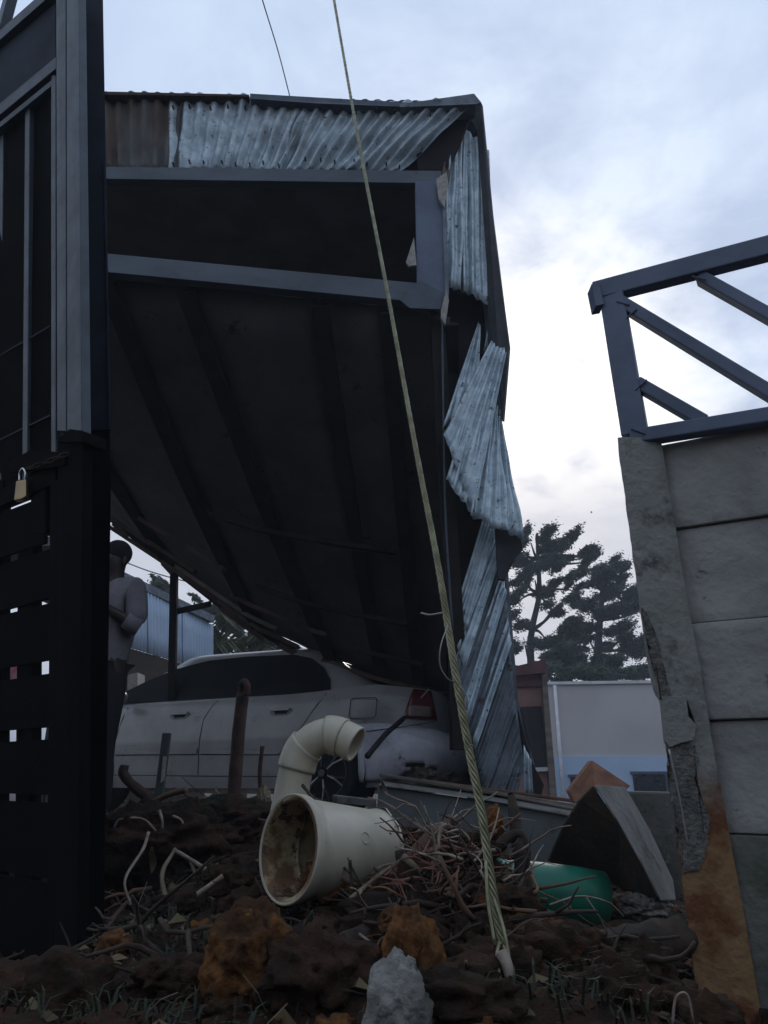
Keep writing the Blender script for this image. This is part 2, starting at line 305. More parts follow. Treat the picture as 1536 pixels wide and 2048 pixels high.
def sheet(name, TL, TR, BR, BL, n, amp, m, parent=None, crump=0.0, nv=14, jag=0.0, label=None, seed=0, per=6, bow=0.0, thick=0.0015):
    """corrugated sheet: ribs run from the top edge to the bottom edge"""
    TL, TR, BR, BL = map(V, (TL, TR, BR, BL))
    nr = (TR - TL).cross(BL - TL).normalized()
    if nr.y > 0: nr = -nr
    nu = n * per; vs = []
    for j in range(nv + 1):
        v = j / nv
        for i in range(nu + 1):
            u = i / nu
            p = TL.lerp(TR, u).lerp(BL.lerp(BR, u), v)
            if j in (0, nv) and jag: p += (BL - TL).normalized() * jag * noise.noise(V((u * n * 0.9 + seed, v * 3, 0)))
            a = amp * (0.75 + 0.5 * noise.noise(V((u * 3 + seed, v * 2, 5))))
            s = sin(2 * pi * u * n + 0.6); s = math.copysign(abs(s) ** 0.7, s)
            p += nr * (a * s + crump * noise.noise(V((u * 4 + seed * 3.1, v * 3, 1))) + bow * sin(pi * v) )
            vs.append(p)
    fs = [(j * (nu + 1) + i, j * (nu + 1) + i + 1, (j + 1) * (nu + 1) + i + 1, (j + 1) * (nu + 1) + i) for j in range(nv) for i in range(nu)]
    o = link(name, mesh(name, vs, fs), m, parent, True, label)
    if thick: solid(o, thick)
    return o
def lump(name, c, rx, ry, rz, m, parent=None, seed=0, amp=0.3, sub=4, freq=2.2, label=None):
    bm = bmesh.new(); bmesh.ops.create_icosphere(bm, subdivisions=sub, radius=1)
    for v in bm.verts:
        d = v.co.normalized()
        k = 1 + amp * noise.fractal(d * freq + V((seed * 7.3, 0, 0)), 1.0, 2.0, 5) + amp * 0.5 * abs(noise.noise(d * freq * 2.3 + V((0, seed, 0))))
        k -= 0.10 * abs(noise.noise(d * 6 + V((0, 0, seed)))) + 0.03 * noise.noise(d * 17)
        v.co = V((d.x * rx * k, d.y * ry * k, d.z * rz * k)) + V(c)
    return obj(name, bm, m, parent, True, label)

# ------------------------------------------------------------------ ground
def sm(e0, e1, x):
    t = max(0, min(1, (x - e0) / (e1 - e0))); return t * t * (3 - 2 * t)
def gz(x, y):
    z = -0.03
    z += 0.17 * math.exp(-((x + 0.75) / 0.9) ** 2 - ((y - 3.25) / 0.65) ** 2)
    z += 0.10 * math.exp(-((x + 0.1) / 0.45) ** 2 - ((y - 2.7) / 0.5) ** 2)
    z += 0.15 * math.exp(-((x - 0.24) / 0.20) ** 2 - ((y - 2.0) / 0.33) ** 2)
    z -= 0.13 * math.exp(-((x - 0.50) / 0.17) ** 2 - ((y - 1.95) / 0.30) ** 2)
    if y < 5:
        z -= 0.22 * sm(0.42, 0.75, x) * sm(3.6, 2.4, y) + 0.14 * sm(-0.5, -0.85, x) * sm(2.9, 2.1, y)
    near = sm(5.5, 3.8, y) * sm(3.2, 2.2, abs(x)) * sm(-0.5, 0.6, y)
    p = V((x, y, 0))
    z += near * (0.05 * noise.fractal(p * 3.0, 0.9, 2.0, 4) + 0.022 * noise.fractal(p * 13 + V((5, 0, 0)), 0.8, 2.1, 4) + 0.018 * max(0, noise.noise(p * 22)))
    z += (1 - near) * 0.02 * noise.noise(p * 1.3)
    z += 4.2 * sm(-2.2, -8.0, y) * (1 + 0.15 * noise.noise(p * 0.4))  # unseen earth bank behind the camera, added to cut low light
    z -= 1.05 * max(sm(10.5, 13.5, y), sm(7, 10, abs(x)))
    return z
def axis(lo, hi, st, far):
    a = []; x = lo
    while x <= hi: a.append(x); x += st
    L = []; x = lo; s = st
    while x > -far: s *= 1.28; x -= s; L.append(x)
    H = []; x = hi; s = st
    while x < far: s *= 1.28; x += s; H.append(x)
    return L[::-1] + a + H
ax_, ay_ = axis(-1.9, 1.5, 0.022, 600), axis(0.7, 4.2, 0.022, 600)
vs = [(x, y, gz(x, y)) for y in ay_ for x in ax_]; nx = len(ax_)
fs = [(j * nx + i, j * nx + i + 1, (j + 1) * nx + i + 1, (j + 1) * nx + i) for j in range(len(ay_) - 1) for i in range(nx - 1)]
g = link('ground', mesh('ground', vs, fs), 'soil', None, True); tag(g, kind='structure')

# ------------------------------------------------------------------ collapsed shed
shed = empty('collapsed_shed', (-0.5, 4.2, 0), 'collapsed carport shed of crumpled corrugated zinc whose ceiling has dropped onto the white sedan', 'shed')
D0 = 3.8
# fascia
def fs_(name, q, n, m, sd, **k):
    (a, b, c, d) = q
    return sheet(name, P(*a), P(*b), P(*c), P(*d), n, 0.021, m, shed, seed=sd, **k)
fs_('corrugated_sheet', [(-330, 178, 3.80), (214, 184, 3.78), (222, 336, 3.90), (-330, 330, 3.90)], 15, 'zinc_rust', 1, crump=0.03, label='rust brown corrugated sheet of the front eave')
fs_('corrugated_sheet', [(206, 185, 3.76), (366, 187, 3.75), (352, 340, 3.86), (214, 336, 3.87)], 6, 'zinc_rust', 2, crump=0.03, jag=0.015, label='rust brown corrugated sheet of the front eave')
fs_('corrugated_sheet', [(340, 184, 3.75), (628, 200, 3.74), (560, 344, 3.86), (335, 344, 3.86)], 10, 'zinc', 3, crump=0.03, jag=0.02)
fs_('corrugated_sheet', [(612, 201, 3.74), (952, 203, 3.70), (800, 345, 3.86), (548, 344, 3.86)], 12, 'zinc', 4, crump=0.04, jag=0.035)
# dark lining behind the fascia and cap flashings
slab('fascia_backing', [P(-330, 192, 3.95), P(950, 205, 3.9), P(905, 345, 4.0), P(-330, 360, 4.0)], 0.02, 'near_black', shed)
slab('cap_flashing', [P(500, 187, 3.70), P(830, 206, 3.69), P(830, 214, 3.69), P(640, 207, 3.69), P(500, 197, 3.70)], 0.10, 'steel_grey', shed)
slab('cap_flashing', [P(800, 208, 3.69), P(948, 187, 3.67), P(962, 204, 3.67), P(952, 208, 3.67), P(800, 214, 3.69)], 0.12, 'zinc_shade', shed)
slab('cap_flashing', [P(-330, 176, 3.74), P(215, 183, 3.72), P(498, 189, 3.71), P(495, 193, 3.71), P(215, 189, 3.72), P(-330, 184, 3.74)], 0.10, 'rusty', shed)
# bolts on the eave
for q in (345, 378, 420, 455, 490, 522, 585):
    p = P(q, 212 + random.uniform(-3, 3), 3.71); tube('bolt', [p, p + V((0, 0.03, 0))], 0.007, 'rusty', shed, 6)
for (xa, ya, xb, yb, n_, d_) in ((610, 318, 800, 326, 7, 3.80), (350, 322, 560, 326, 8, 3.80), (640, 216, 900, 222, 8, 3.70)):
    for i in range(n_):
        p = P(xa + (xb - xa) * i / (n_ - 1) + random.uniform(-5, 5), ya + (yb - ya) * i / (n_ - 1) + random.uniform(-4, 4), d_); tube('bolt', [p, p + V((0, 0.03, 0))], 0.006, 'rusty', shed, 6)
# beams
def bpx(name, a, b, h, m='beam', w=0.06, **k):
    return beam(name, P(*a), P(*b), w, h, m, shed, side=(0, 1, 0), **k)
bpx('top_beam', (-330, 345, D0), (882, 361, D0), 0.105)
bpx('lower_beam', (-330, 480, D0), (838, 592, D0), 0.14, w=0.07)
bpx('post', (858, 372, 3.77), (864, 612, 3.77), 0.185, m='frame', w=0.08)
slab('gusset_plate', [P(800, 600, 3.72), P(838, 560, 3.72), P(893, 588, 3.72), P(880, 618, 3.72), P(820, 616, 3.72)], 0.01, 'steel_grey', shed)
bpx('corner_post', (872, 600, 3.9), (925, 1500, 3.9), 0.09, m='rafter')
tube('post_light_edge', spline([P(884, 640, 3.82), P(888, 900, 3.82), P(892, 1050, 3.82), P(905, 1260, 3.82)]), 0.006, 'steel_grey', shed, 6)  # light edge line of the corner post, made as a thin tube
for q in ([(872, 358), (893, 344), (897, 368), (889, 414), (878, 398)], [(882, 618), (893, 578), (898, 600), (891, 648), (882, 636)], [(812, 524), (828, 474), (833, 530), (818, 532)]):
    slab('wood_splinter', [P(x, y, 3.69) for x, y in q], 0.02, 'pale_wood', shed, label='pale splintered wood end')
slab('flange', [P(884, 380, 3.71), P(892, 376, 3.71), P(898, 590, 3.71), P(890, 600, 3.71)], 0.03, 'zinc_shade', shed)
# ceiling that has dropped: near edge to far edge
near_e = [(-330, 490, 3.86), (215, 560, 3.86), (830, 622, 3.86), (900, 640, 3.86)]
far_e = [(-330, 760, 8.3), (110, 962, 7.7), (222, 1030, 7.5), (345, 1128, 7.2), (480, 1232, 7.0), (600, 1300, 6.95), (750, 1352, 6.72), (905, 1388, 6.5)]
def poly_at(pl, t, key=None):
    pts = [P(*q) for q in pl]; L = [0]
    for i in range(1, len(pts)): L.append(L[-1] + (pts[i] - pts[i - 1]).length)
    s = t * L[-1]
    for i in range(1, len(pts)):
        if s <= L[i] + 1e-9: return pts[i - 1].lerp(pts[i], (s - L[i - 1]) / (L[i] - L[i - 1]))
    return pts[-1]
def by_px(pl, x):
    for i in range(1, len(pl)):
        if x <= pl[i][0]:
            a, b = pl[i - 1], pl[i]; t = (x - a[0]) / (b[0] - a[0]); return P(*[a[k] + (b[k] - a[k]) * t for k in range(3)])
    return P(*pl[-1])
# rafters: near pixel x -> far pixel x ; panels lie between them
raf = [(-330, -330), (-180, 60), (-30, 345), (215, 520), (372, 668), (640, 765), (772, 838), (900, 905)]
def ceil_pt(k, t, off=0.0):
    a, b = raf[k]; p = by_px(near_e, a).lerp(by_px(far_e, b), t); p.z += -0.10 * sin(pi * t) * (0.5 if k < 3 else 1.0) + off; return p
for k in range(len(raf) - 1):
    bm = bmesh.new(); G = []
    for j in range(13):
        row = []
        for i in range(7):
            t = j / 12; u = i / 6; p = ceil_pt(k, t).lerp(ceil_pt(k + 1, t), u)
            p.z += 0.035 * noise.noise(V((u * 2 + k * 4, t * 4, 3))) + 0.02; row.append(bm.verts.new(p))
        G.append(row)
    for j in range(12):
        for i in range(6): bm.faces.new([G[j][i], G[j][i + 1], G[j + 1][i + 1], G[j + 1][i]])
    solid(obj('ceiling_panel', bm, 'ceil', shed, True), 0.012)
for k in range(1, len(raf)):
    pth = [ceil_pt(k, t / 10, -0.03) for t in range(11)]
    bm = bmesh.new()
    for i in range(10): beam_bm(bm, pth[i], pth[i + 1] + (pth[i + 1] - pth[i]) * 0.02, 0.10, 0.07, side=(1, 0, 0))
    obj('rafter', bm, 'rafter', shed)
# battens across the rafters near the fallen edge
for (t, a, b, m) in ((0.50, 3.2, 5.8, 'rafter'), (0.70, 2.1, 3.0, 'batten'), (0.72, 3.4, 5.9, 'rafter'), (0.84, 1.2, 2.5, 'batten'), (0.83, 2.9, 4.2, 'batten'), (0.86, 4.6, 6.2, 'rafter'), (0.95, 1.4, 3.6, 'batten'), (0.965, 3.9, 6.4, 'batten'), (0.90, 2.2, 3.4, 'wood_grey')):
    pts = []
    for i in range(9):
        s = a + (b - a) * i / 8; k = min(int(s), len(raf) - 2); pts.append(ceil_pt(k, t, -0.09).lerp(ceil_pt(k + 1, t, -0.09), s - k))
    bm = bmesh.new()
    for i in range(8): beam_bm(bm, pts[i], pts[i + 1], 0.035, 0.07, side=(0, 0, 1))
    obj('batten', bm, m, shed)
# ragged edge timber along the fallen far edge
for i in range(len(far_e) - 1):
    a, b = P(*far_e[i]), P(*far_e[i + 1]); beam('edge_board', a + V((0, 0.02, -0.02)), b + V((0, 0.02, -0.02)), 0.03, 0.09, 'rafter', shed, side=(0, 1, 0))
for x0, x1, dy in ((232, 262, 14), (330, 352, 8), (445, 530, 10), (560, 640, 6)):
    a, b = by_px(far_e, x0), by_px(far_e, x1); beam('splinter_board', a + V((0, -0.06, -0.07)), b + V((0, -0.08, -0.10)), 0.02, 0.05, 'batten', shed)
# attic: roof, side wall; inner boards added to keep it dark
pk_l, pk_r = P(-330, 182, 3.9), P(955, 204, 3.88)
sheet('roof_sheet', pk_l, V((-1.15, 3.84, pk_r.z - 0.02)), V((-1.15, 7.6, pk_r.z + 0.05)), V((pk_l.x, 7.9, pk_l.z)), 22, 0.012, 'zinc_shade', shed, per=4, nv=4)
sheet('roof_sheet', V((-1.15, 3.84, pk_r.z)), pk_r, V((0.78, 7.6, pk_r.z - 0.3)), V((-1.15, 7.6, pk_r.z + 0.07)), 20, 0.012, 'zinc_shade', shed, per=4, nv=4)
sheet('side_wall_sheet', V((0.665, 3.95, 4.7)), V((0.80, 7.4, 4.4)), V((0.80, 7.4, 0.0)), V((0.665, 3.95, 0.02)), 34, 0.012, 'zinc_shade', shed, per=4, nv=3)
slab('attic_lining', [V((-3.35, 3.98, 4.42)), V((0.60, 3.98, 4.42)), V((0.74, 7.6, 4.35)), V((-3.35, 7.9, 4.35))], 0.02, 'attic', shed, direction=V((0, 0, 1)))
slab('attic_back_board', [V((-3.3, 6.9, 4.75)), V((0.74, 6.9, 4.5)), V((0.74, 6.9, 1.3)), V((-0.9, 7.2, 1.7)), V((-3.3, 7.6, 3.6))], 0.03, 'attic', shed)
slab('attic_side_board', [V((-3.32, 3.9, 4.6)), V((-3.32, 7.8, 4.7)), V((-3.32, 7.8, 3.7)), V((-3.32, 3.9, 3.2))], 0.03, 'attic', shed, direction=V((-1, 0, 0)))
# dark sheet added behind the torn front wall to blacken its gaps
slab('dark_gap_backing', [P(900, 240, 4.05), P(955, 215, 4.02), P(975, 330, 4.05), P(984, 600, 4.05), P(984, 800, 4.05), P(1000, 1060, 4.06), P(1008, 1150, 4.06), P(930, 1500, 4.1), P(900, 1500, 4.1), P(888, 640, 4.05)], 0.02, 'near_black', shed)
def W(name, q, n, m='zinc', sd=0, amp=0.014, **k):
    k.setdefault('crump', 0.03)
    return sheet(name, P(*q[0]), P(*q[1]), P(*q[2]), P(*q[3]), n, amp, m, shed, seed=sd, **k)
W('corrugated_sheet', [(926, 250, 3.90), (978, 300, 3.90), (990, 618, 3.92), (926, 582, 3.88)], 4, sd=11, jag=0.02)
W('corrugated_sheet', [(896, 320, 3.86), (934, 252, 3.90), (934, 584, 3.90), (880, 574, 3.84)], 3, sd=12, amp=0.02)
W('corrugated_sheet', [(893, 290, 3.86), (918, 250, 3.88), (897, 370, 3.82), (880, 372, 3.84)], 1, 'zinc_rust', sd=13, amp=0.004)
W('corrugated_sheet', [(956, 645, 3.93), (960, 652, 3.93), (956, 800, 3.86), (882, 860, 3.80)], 3, sd=14, amp=0.010)
W('corrugated_sheet', [(982, 684, 3.84), (1013, 704, 3.82), (948, 1030, 3.72), (887, 868, 3.78)], 5, sd=15, amp=0.013, jag=0.02)
W('corrugated_sheet', [(950, 770, 3.83), (985, 770, 3.83), (942, 1024, 3.73), (892, 960, 3.76)], 4, sd=25, amp=0.013, jag=0.03)
W('corrugated_sheet', [(983, 796, 3.88), (1004, 834, 3.90), (1045, 1078, 3.74), (938, 1032, 3.72)], 6, sd=16, amp=0.015, jag=0.03)
for q_, n_, m_, sd_, a_ in (
    ([(966, 1038, 3.96), (994, 1054, 3.92), (934, 1262, 3.86), (903, 1246, 3.92)], 5, 'zinc', 17, .007),
    ([(990, 1060, 3.96), (999, 1120, 3.91), (930, 1340, 3.83), (904, 1262, 3.90)], 5, 'zinc', 18, .006),
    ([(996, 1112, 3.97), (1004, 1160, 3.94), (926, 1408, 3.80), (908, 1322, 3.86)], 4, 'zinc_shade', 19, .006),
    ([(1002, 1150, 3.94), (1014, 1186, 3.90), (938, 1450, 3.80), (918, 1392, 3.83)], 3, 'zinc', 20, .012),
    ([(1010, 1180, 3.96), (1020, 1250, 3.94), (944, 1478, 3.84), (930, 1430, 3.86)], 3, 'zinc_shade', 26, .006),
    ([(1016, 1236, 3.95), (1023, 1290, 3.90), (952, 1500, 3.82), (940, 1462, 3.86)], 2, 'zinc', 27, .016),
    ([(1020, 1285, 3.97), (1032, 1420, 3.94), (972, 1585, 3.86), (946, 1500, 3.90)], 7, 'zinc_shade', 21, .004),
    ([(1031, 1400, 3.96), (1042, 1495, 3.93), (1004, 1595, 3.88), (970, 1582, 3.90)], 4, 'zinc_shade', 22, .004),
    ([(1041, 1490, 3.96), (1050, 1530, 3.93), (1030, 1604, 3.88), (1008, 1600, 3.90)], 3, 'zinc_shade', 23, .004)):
    W('corrugated_sheet', q_, n_, m_, sd=sd_, amp=a_, crump=0.008, jag=0.012)
# scalloped strip of torn sheet beside the tear
sc_l = []
for i in range(41):
    t = i / 40; yy = 610 + 185 * t; xx = (983 - 26 * max(0, t - 0.45) / 0.55) - 5.0 * (0.5 + 0.5 * sin(t * 2 * pi * 5.5 - 1.2)); sc_l.append((xx, yy))
slab('torn_strip', [P(x, y, 3.99) for x, y in sc_l] + [P(985, 790, 3.99), P(990, 640, 3.99)], 0.002, 'zinc', shed, label='scalloped torn edge of a zinc sheet')
# bent flashing down the corner
slab('corner_flashing', [P(936, 228, 3.86), P(948, 190, 3.84), P(963, 206, 3.84), P(984, 425, 3.86), P(1002, 570, 3.87), P(1018, 692, 3.87), P(1006, 840, 3.88), P(1000, 838, 3.88), P(982, 800, 3.9), P(984, 690, 3.9), P(983, 600, 3.9), P(974, 320, 3.9), P(955, 262, 3.88)], 0.03, 'flash', shed, direction=V((.5, 1, 0)))
slab('corner_cap', [P(820, 218, 3.80), P(955, 196, 3.78), P(940, 240, 3.82), P(885, 366, 3.86), P(838, 344, 3.86), P(905, 262, 3.83)], 0.03, 'near_black', shed)
slab('hanging_flashing', [P(990, 1050, 3.82), P(1040, 1070, 3.8), P(1046, 1098, 3.8), P(1030, 1120, 3.8), P(1012, 1136, 3.82), P(1010, 1160, 3.82), P(996, 1158, 3.82)], 0.03, 'flash', shed, bevel=0.003)
slab('corner_trim', [P(1009, 1136, 3.98), P(1016, 1138, 3.98), P(1036, 1400, 3.98), P(1058, 1505, 3.98), P(1084, 1588, 3.98), P(1072, 1612, 3.98), P(1046, 1510, 3.98), P(1028, 1410, 3.98)], 0.04, 'zinc_shade', shed)
slab('corner_trim', [P(1036, 1420, 3.9), P(1062, 1520, 3.9), P(1088, 1570, 3.9), P(1080, 1600, 3.9), P(1060, 1575, 3.9), P(1046, 1500, 3.9)], 0.02, 'near_black', shed)
# inner back post and arm seen under the fallen edge
beam('back_post', P(349, 1120, 7.15), P(344, 1400, 7.15), 0.07, 0.07, 'rafter', shed, side=(0, 1, 0))
beam('back_rail', P(350, 1224, 7.2), P(420, 1208, 7.05), 0.05, 0.05, 'rafter', shed, side=(0, 1, 0))

# loose zinc strip standing at the corner
o = sheet('zinc_offcut', P(1047, 1490, 3.7), P(1062, 1520, 3.7), P(1066, 1592, 3.7), P(1048, 1590, 3.7), 2, 0.01, 'zinc', None, seed=31, nv=6)
tag(o, 'narrow bright offcut of blue zinc standing at the foot of the torn wall', 'zinc sheet')

# ------------------------------------------------------------------ right: precast wall, column, steel frame
def interp2(tab, y):
    for i in range(1, len(tab)):
        if y <= tab[i][1]:
            a, b = tab[i - 1], tab[i]; return a[0] + (b[0] - a[0]) * max(0, (y - a[1]) / (b[1] - a[1]))
    return tab[-1][0]
def Wd(x): return 1.9 - 0.14 * (x - 1290) / 246
def WP(x, y, o=0.0): return P(x, y, Wd(x) + o)
wall = empty('precast_wall', (0.9, 1.85, -0.3), 'grey precast concrete panel wall with a stained and broken end column', 'wall')
cz_t, cz_b = WP(1285, 872).z, -0.42
cx = P(1283, 1300, 1.9)
WN = V((0.485, 0.875, 0)).normalized()      # pointing away from the camera
WD = V((0.875, -0.485, 0)).normalized()
# column front outline built in its own plane, with a chunk broken out of its left edge
colL = [(1236, 874), (1238, 905), (1246, 960), (1262, 1080), (1284, 1240), (1291, 1300), (1307, 1388), (1318, 1395), (1330, 1480), (1341, 1552), (1361, 1728), (1392, 1962), (1405, 2048), (1418, 2130)]
colR = [(1322, 872), (1334, 950), (1350, 1040), (1372, 1180), (1402, 1340), (1428, 1500), (1456, 1650), (1488, 1820), (1528, 2048), (1542, 2130)]
bm = bmesh.new(); loops = []
for k in range(106):
    y_ = 874 + 12 * k; xl = interp2(colL, y_); xr_ = interp2(colR, y_)
    xl += 1.2 * noise.noise(V((y_ * .03, 0, 0))) + 1.3 * noise.noise(V((y_ * .11, 3, 0))); xr_ += 1.3 * noise.noise(V((y_ * .05, 7, 0)))
    row = []
    for i in range(9):
        t = i / 8; p = P(xl + (xr_ - xl) * t, y_, 1.88); p.y += 0.003 * noise.noise(p * 14) + 0.0015 * noise.noise(p * 45) + (0.003 if i in (0, 8) else 0); row.append(bm.verts.new(p))
    row += [bm.verts.new(row[8].co + V((0.002, .12, 0))), bm.verts.new(row[0].co + V((.055, .12, 0)))]; loops.append(row)
for k in range(105):
    n_ = len(loops[0])
    for i in range(n_): bm.faces.new([loops[k][i], loops[k][(i + 1) % n_], loops[k + 1][(i + 1) % n_], loops[k + 1][i]])
bm.faces.new(loops[0]); bm.faces.new(loops[-1][::-1])
obj('column', bm, 'stained', wall, False)
# flakes of plaster proud of the face
slab('plaster_patch', [P(1322, 1393, 1.868), P(1372, 1392, 1.868), P(1376, 1432, 1.868), P(1392, 1450, 1.868), P(1388, 1480, 1.868), P(1362, 1486, 1.868), P(1340, 1494, 1.868), P(1331, 1484, 1.868)], 0.014, 'concrete', wall, bevel=0.002)
for q in ([(1285, 1215), (1302, 1240), (1320, 1300), (1330, 1350), (1342, 1392), (1324, 1392), (1308, 1340), (1294, 1280)], [(1334, 1492), (1372, 1484), (1392, 1492), (1396, 1520), (1388, 1556), (1404, 1600), (1420, 1640), (1412, 1700), (1398, 1742), (1366, 1745), (1352, 1640), (1342, 1560)]):
    dense = []
    for i in range(len(q)):
        (xa, ya), (xb, yb) = q[i], q[(i + 1) % len(q)]; n_ = max(1, int(math.dist(q[i], q[(i + 1) % len(q)]) / 7))
        for k in range(n_): t = k / n_; xx = xa + (xb - xa) * t; yy = ya + (yb - ya) * t; dense.append((xx + 5 * noise.noise(V((xx * .09, yy * .09, 1))), yy + 5 * noise.noise(V((xx * .09, yy * .09, 9)))))
    slab('chipped_edge', [P(x, y, 1.8765) for x, y in dense], 0.012, 'raw_concrete', wall)
tube('rebar', spline([P(1338, 1498, 1.862), P(1360, 1600, 1.862), P(1376, 1692, 1.862)]), 0.0022, 'rim_edge', wall, 6)
tube('rebar', spline([P(1312, 1330, 1.862), P(1322, 1400, 1.862)]), 0.002, 'rusty', wall, 6)
# panels, one row at a time
rows = [WP(1400, 868).z, WP(1440, 1036).z, WP(1463, 1231).z, WP(1478, 1435).z, WP(1498, 1676).z, -0.40, -0.62]
base = WP(1335, 1200); base = V((base.x, base.y, 0))
Ls = [-0.03, 0.50, 1.03, 1.56, 2.09]
for r in range(len(rows) - 1):
    for c in range(4):
        z1, z0 = rows[r] - 0.002, rows[r + 1] + 0.002
        a = base + WD * (Ls[c] + 0.002); b = base + WD * (Ls[c + 1] - 0.002)
        of = WN * (0.05 + random.uniform(0, 0.006) + (0.012 if r % 2 else 0))
        bm = bmesh.new(); G = []
        for j in range(9):
            G.append([bm.verts.new(a.lerp(b, i / 12) + of + V((0, 0, z0 + (z1 - z0) * j / 8 + 0.002 * noise.noise(V((i, j, r)))))) for i in range(13)])
        for j in range(8):
            for i in range(12): bm.faces.new([G[j][i], G[j][i + 1], G[j + 1][i + 1], G[j + 1][i]])
        for v in bm.verts: v.co += WN * 0.006 * noise.noise(v.co * 7)
        o = obj('panel', bm, 'mossy' if r >= 4 else 'panel', wall, True); md = solid(o, 0.035, 1); bev(o, 0.003)
beam('backing_post', base + WD * 0.52 + WN * 0.12 + V((0, 0, -0.4)), base + WD * 0.52 + WN * 0.12 + V((0, 0, rows[0] - 0.01)), 0.1, 0.1, 'concrete', wall, side=WN)
slab('mortar_backing', [base + WN * 0.072 + V((0, 0, -0.6)), base + WN * 0.072 + WD * 2.08 + V((0, 0, -0.6)), base + WN * 0.072 + WD * 2.08 + V((0, 0, rows[0] - 0.02)), base + WN * 0.072 + V((0, 0, rows[0] - 0.02))], 0.01, 'raw_concrete', wall, direction=WN)

fr = empty('steel_frame', (0.75, 1.85, 1.2), 'blue grey welded steel frame with diagonal braces standing on the precast wall', 'steel frame')
def fb(name, a, b, wpx):
    pa, pb = WP(*a), WP(*b); d = (pa.y + pb.y) / 2; zz = (pa.z + pb.z) / 2
    wm = wpx / F * (d * cos(PITCH) + (zz - 0.3) * sin(PITCH)); return beam(name, pa, pb, 0.045, wm, 'frame', fr, side=WN, bevel=0.004)
fb('top_rail', (1188, 588), (1780, 434), 44)
fb('upright', (1224, 590), (1271, 872), 48)
fb('bottom_rail', (1262, 878), (1780, 795), 32)
fb('brace', (1238, 604), (1580, 812), 25)
fb('brace', (1400, 556), (1640, 690), 24)
fb('brace', (1275, 768), (1410, 846), 25)
slab('end_plate', [WP(1183, 568, -0.03), WP(1198, 564, -0.03), WP(1208, 608, -0.03), WP(1192, 611, -0.03)], 0.05, 'frame', fr)

for k_, (x, y) in enumerate(((1246, 606), (1262, 628), (1398, 556), (1282, 770), (1276, 862), (1404, 846))):   # weld beads at the joints
    c_ = WP(x, y, -0.026); bm = bmesh.new()
    for i in range(9):
        bmesh.ops.create_icosphere(bm, subdivisions=1, radius=.0035, matrix=Matrix.Translation(c_ + WD * (i - 4) * .004 + V((0, 0, (.004 if k_ % 2 else -.004) * (i - 4) * .7))))
    obj('weld_bead', bm, 'frame', fr, True)
# ------------------------------------------------------------------ left gate
def Gd(x): return 2.0 + 0.25 * (112 - x) / 112
def G(x, y, o=0.0): return P(x, y, Gd(x) + o)
GD = V((-0.77, 0.64, 0)); GN = V((0.64, 0.77, 0))
gate = empty('sheet_metal_gate', (-0.95, 2.05, -0.1), 'tall black steel gate leaf leaning open at the left with sheet metal infill', 'gate')
def gb(name, a, b, wpx, m='gate_lit', dep=0.04, o=0.0):
    pa, pb = G(*a, o), G(*b, o); d = (pa + pb) / 2
    wm = wpx / F * (d.y * cos(PITCH) + (d.z - 0.3) * sin(PITCH)); return beam(name, pa, pb, dep, wm, m, gate, side=GN)
def gbv(name, x0, x1, yt, yb, m='gate_lit', dep=0.03, o=0.0, xb0=None, xb1=None):
    xb0 = x0 if xb0 is None else xb0; xb1 = x1 if xb1 is None else xb1
    return slab(name, [G(x0, yt, o), G(x1, yt, o), G(xb1, yb, o), G(xb0, yb, o)], dep, m, gate, direction=GN, bevel=0.002)
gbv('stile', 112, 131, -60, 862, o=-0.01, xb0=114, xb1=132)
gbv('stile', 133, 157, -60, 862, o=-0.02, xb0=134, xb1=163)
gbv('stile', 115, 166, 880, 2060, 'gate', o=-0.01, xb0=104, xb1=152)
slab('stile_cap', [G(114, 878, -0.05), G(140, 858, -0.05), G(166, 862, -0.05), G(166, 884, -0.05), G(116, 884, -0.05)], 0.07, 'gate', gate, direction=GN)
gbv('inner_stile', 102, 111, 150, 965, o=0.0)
gbv('bar', 50, 59, 205, 960, 'gate_lit', dep=0.02, o=0.0, xb0=44, xb1=54)
gbv('bar', -2, 6, 265, 960, 'gate_lit', dep=0.02, o=0.0, xb0=-6, xb1=2)
for x in (-60, -115, -175, -240): gbv('bar', x, x + 9, 265 - x * 1.25, 960, 'gate_lit', dep=0.02)
def Gz(x, z, o=0.0):
    d = Gd(x); el = atan2(z - 0.3, d); return P(x, 1024 - F * tan(el - PITCH), d + o)
# rails: horizontal in the leaf's plane
def rail(name, y112, h, x0=-300, x1=112, m='gate_lit', o=0.0, dep=0.03):
    zt = G(112, y112).z
    pts = [Gz(x1, zt, o), Gz(x0, zt, o), Gz(x0, zt - h, o), Gz(x1, zt - h, o)]
    return slab(name, pts, dep, m, gate, direction=GN, bevel=0.002)
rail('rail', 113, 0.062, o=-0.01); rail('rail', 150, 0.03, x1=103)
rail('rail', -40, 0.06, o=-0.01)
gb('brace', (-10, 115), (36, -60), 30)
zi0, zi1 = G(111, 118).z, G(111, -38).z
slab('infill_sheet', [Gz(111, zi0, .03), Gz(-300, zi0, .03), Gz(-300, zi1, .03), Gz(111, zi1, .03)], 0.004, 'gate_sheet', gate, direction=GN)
slab('backing_sheet', [Gz(104, G(104, 158).z, .05), Gz(-300, G(104, 158).z, .05), Gz(-300, G(104, 940).z, .05), Gz(104, G(104, 940).z, .05)], 0.003, 'gate', gate, direction=GN)  # black sheet added to keep the view between the bars dark
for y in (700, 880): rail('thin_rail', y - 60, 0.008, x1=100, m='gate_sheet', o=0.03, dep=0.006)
rail('lock_rail', 930, 0.06, m='gate'); 
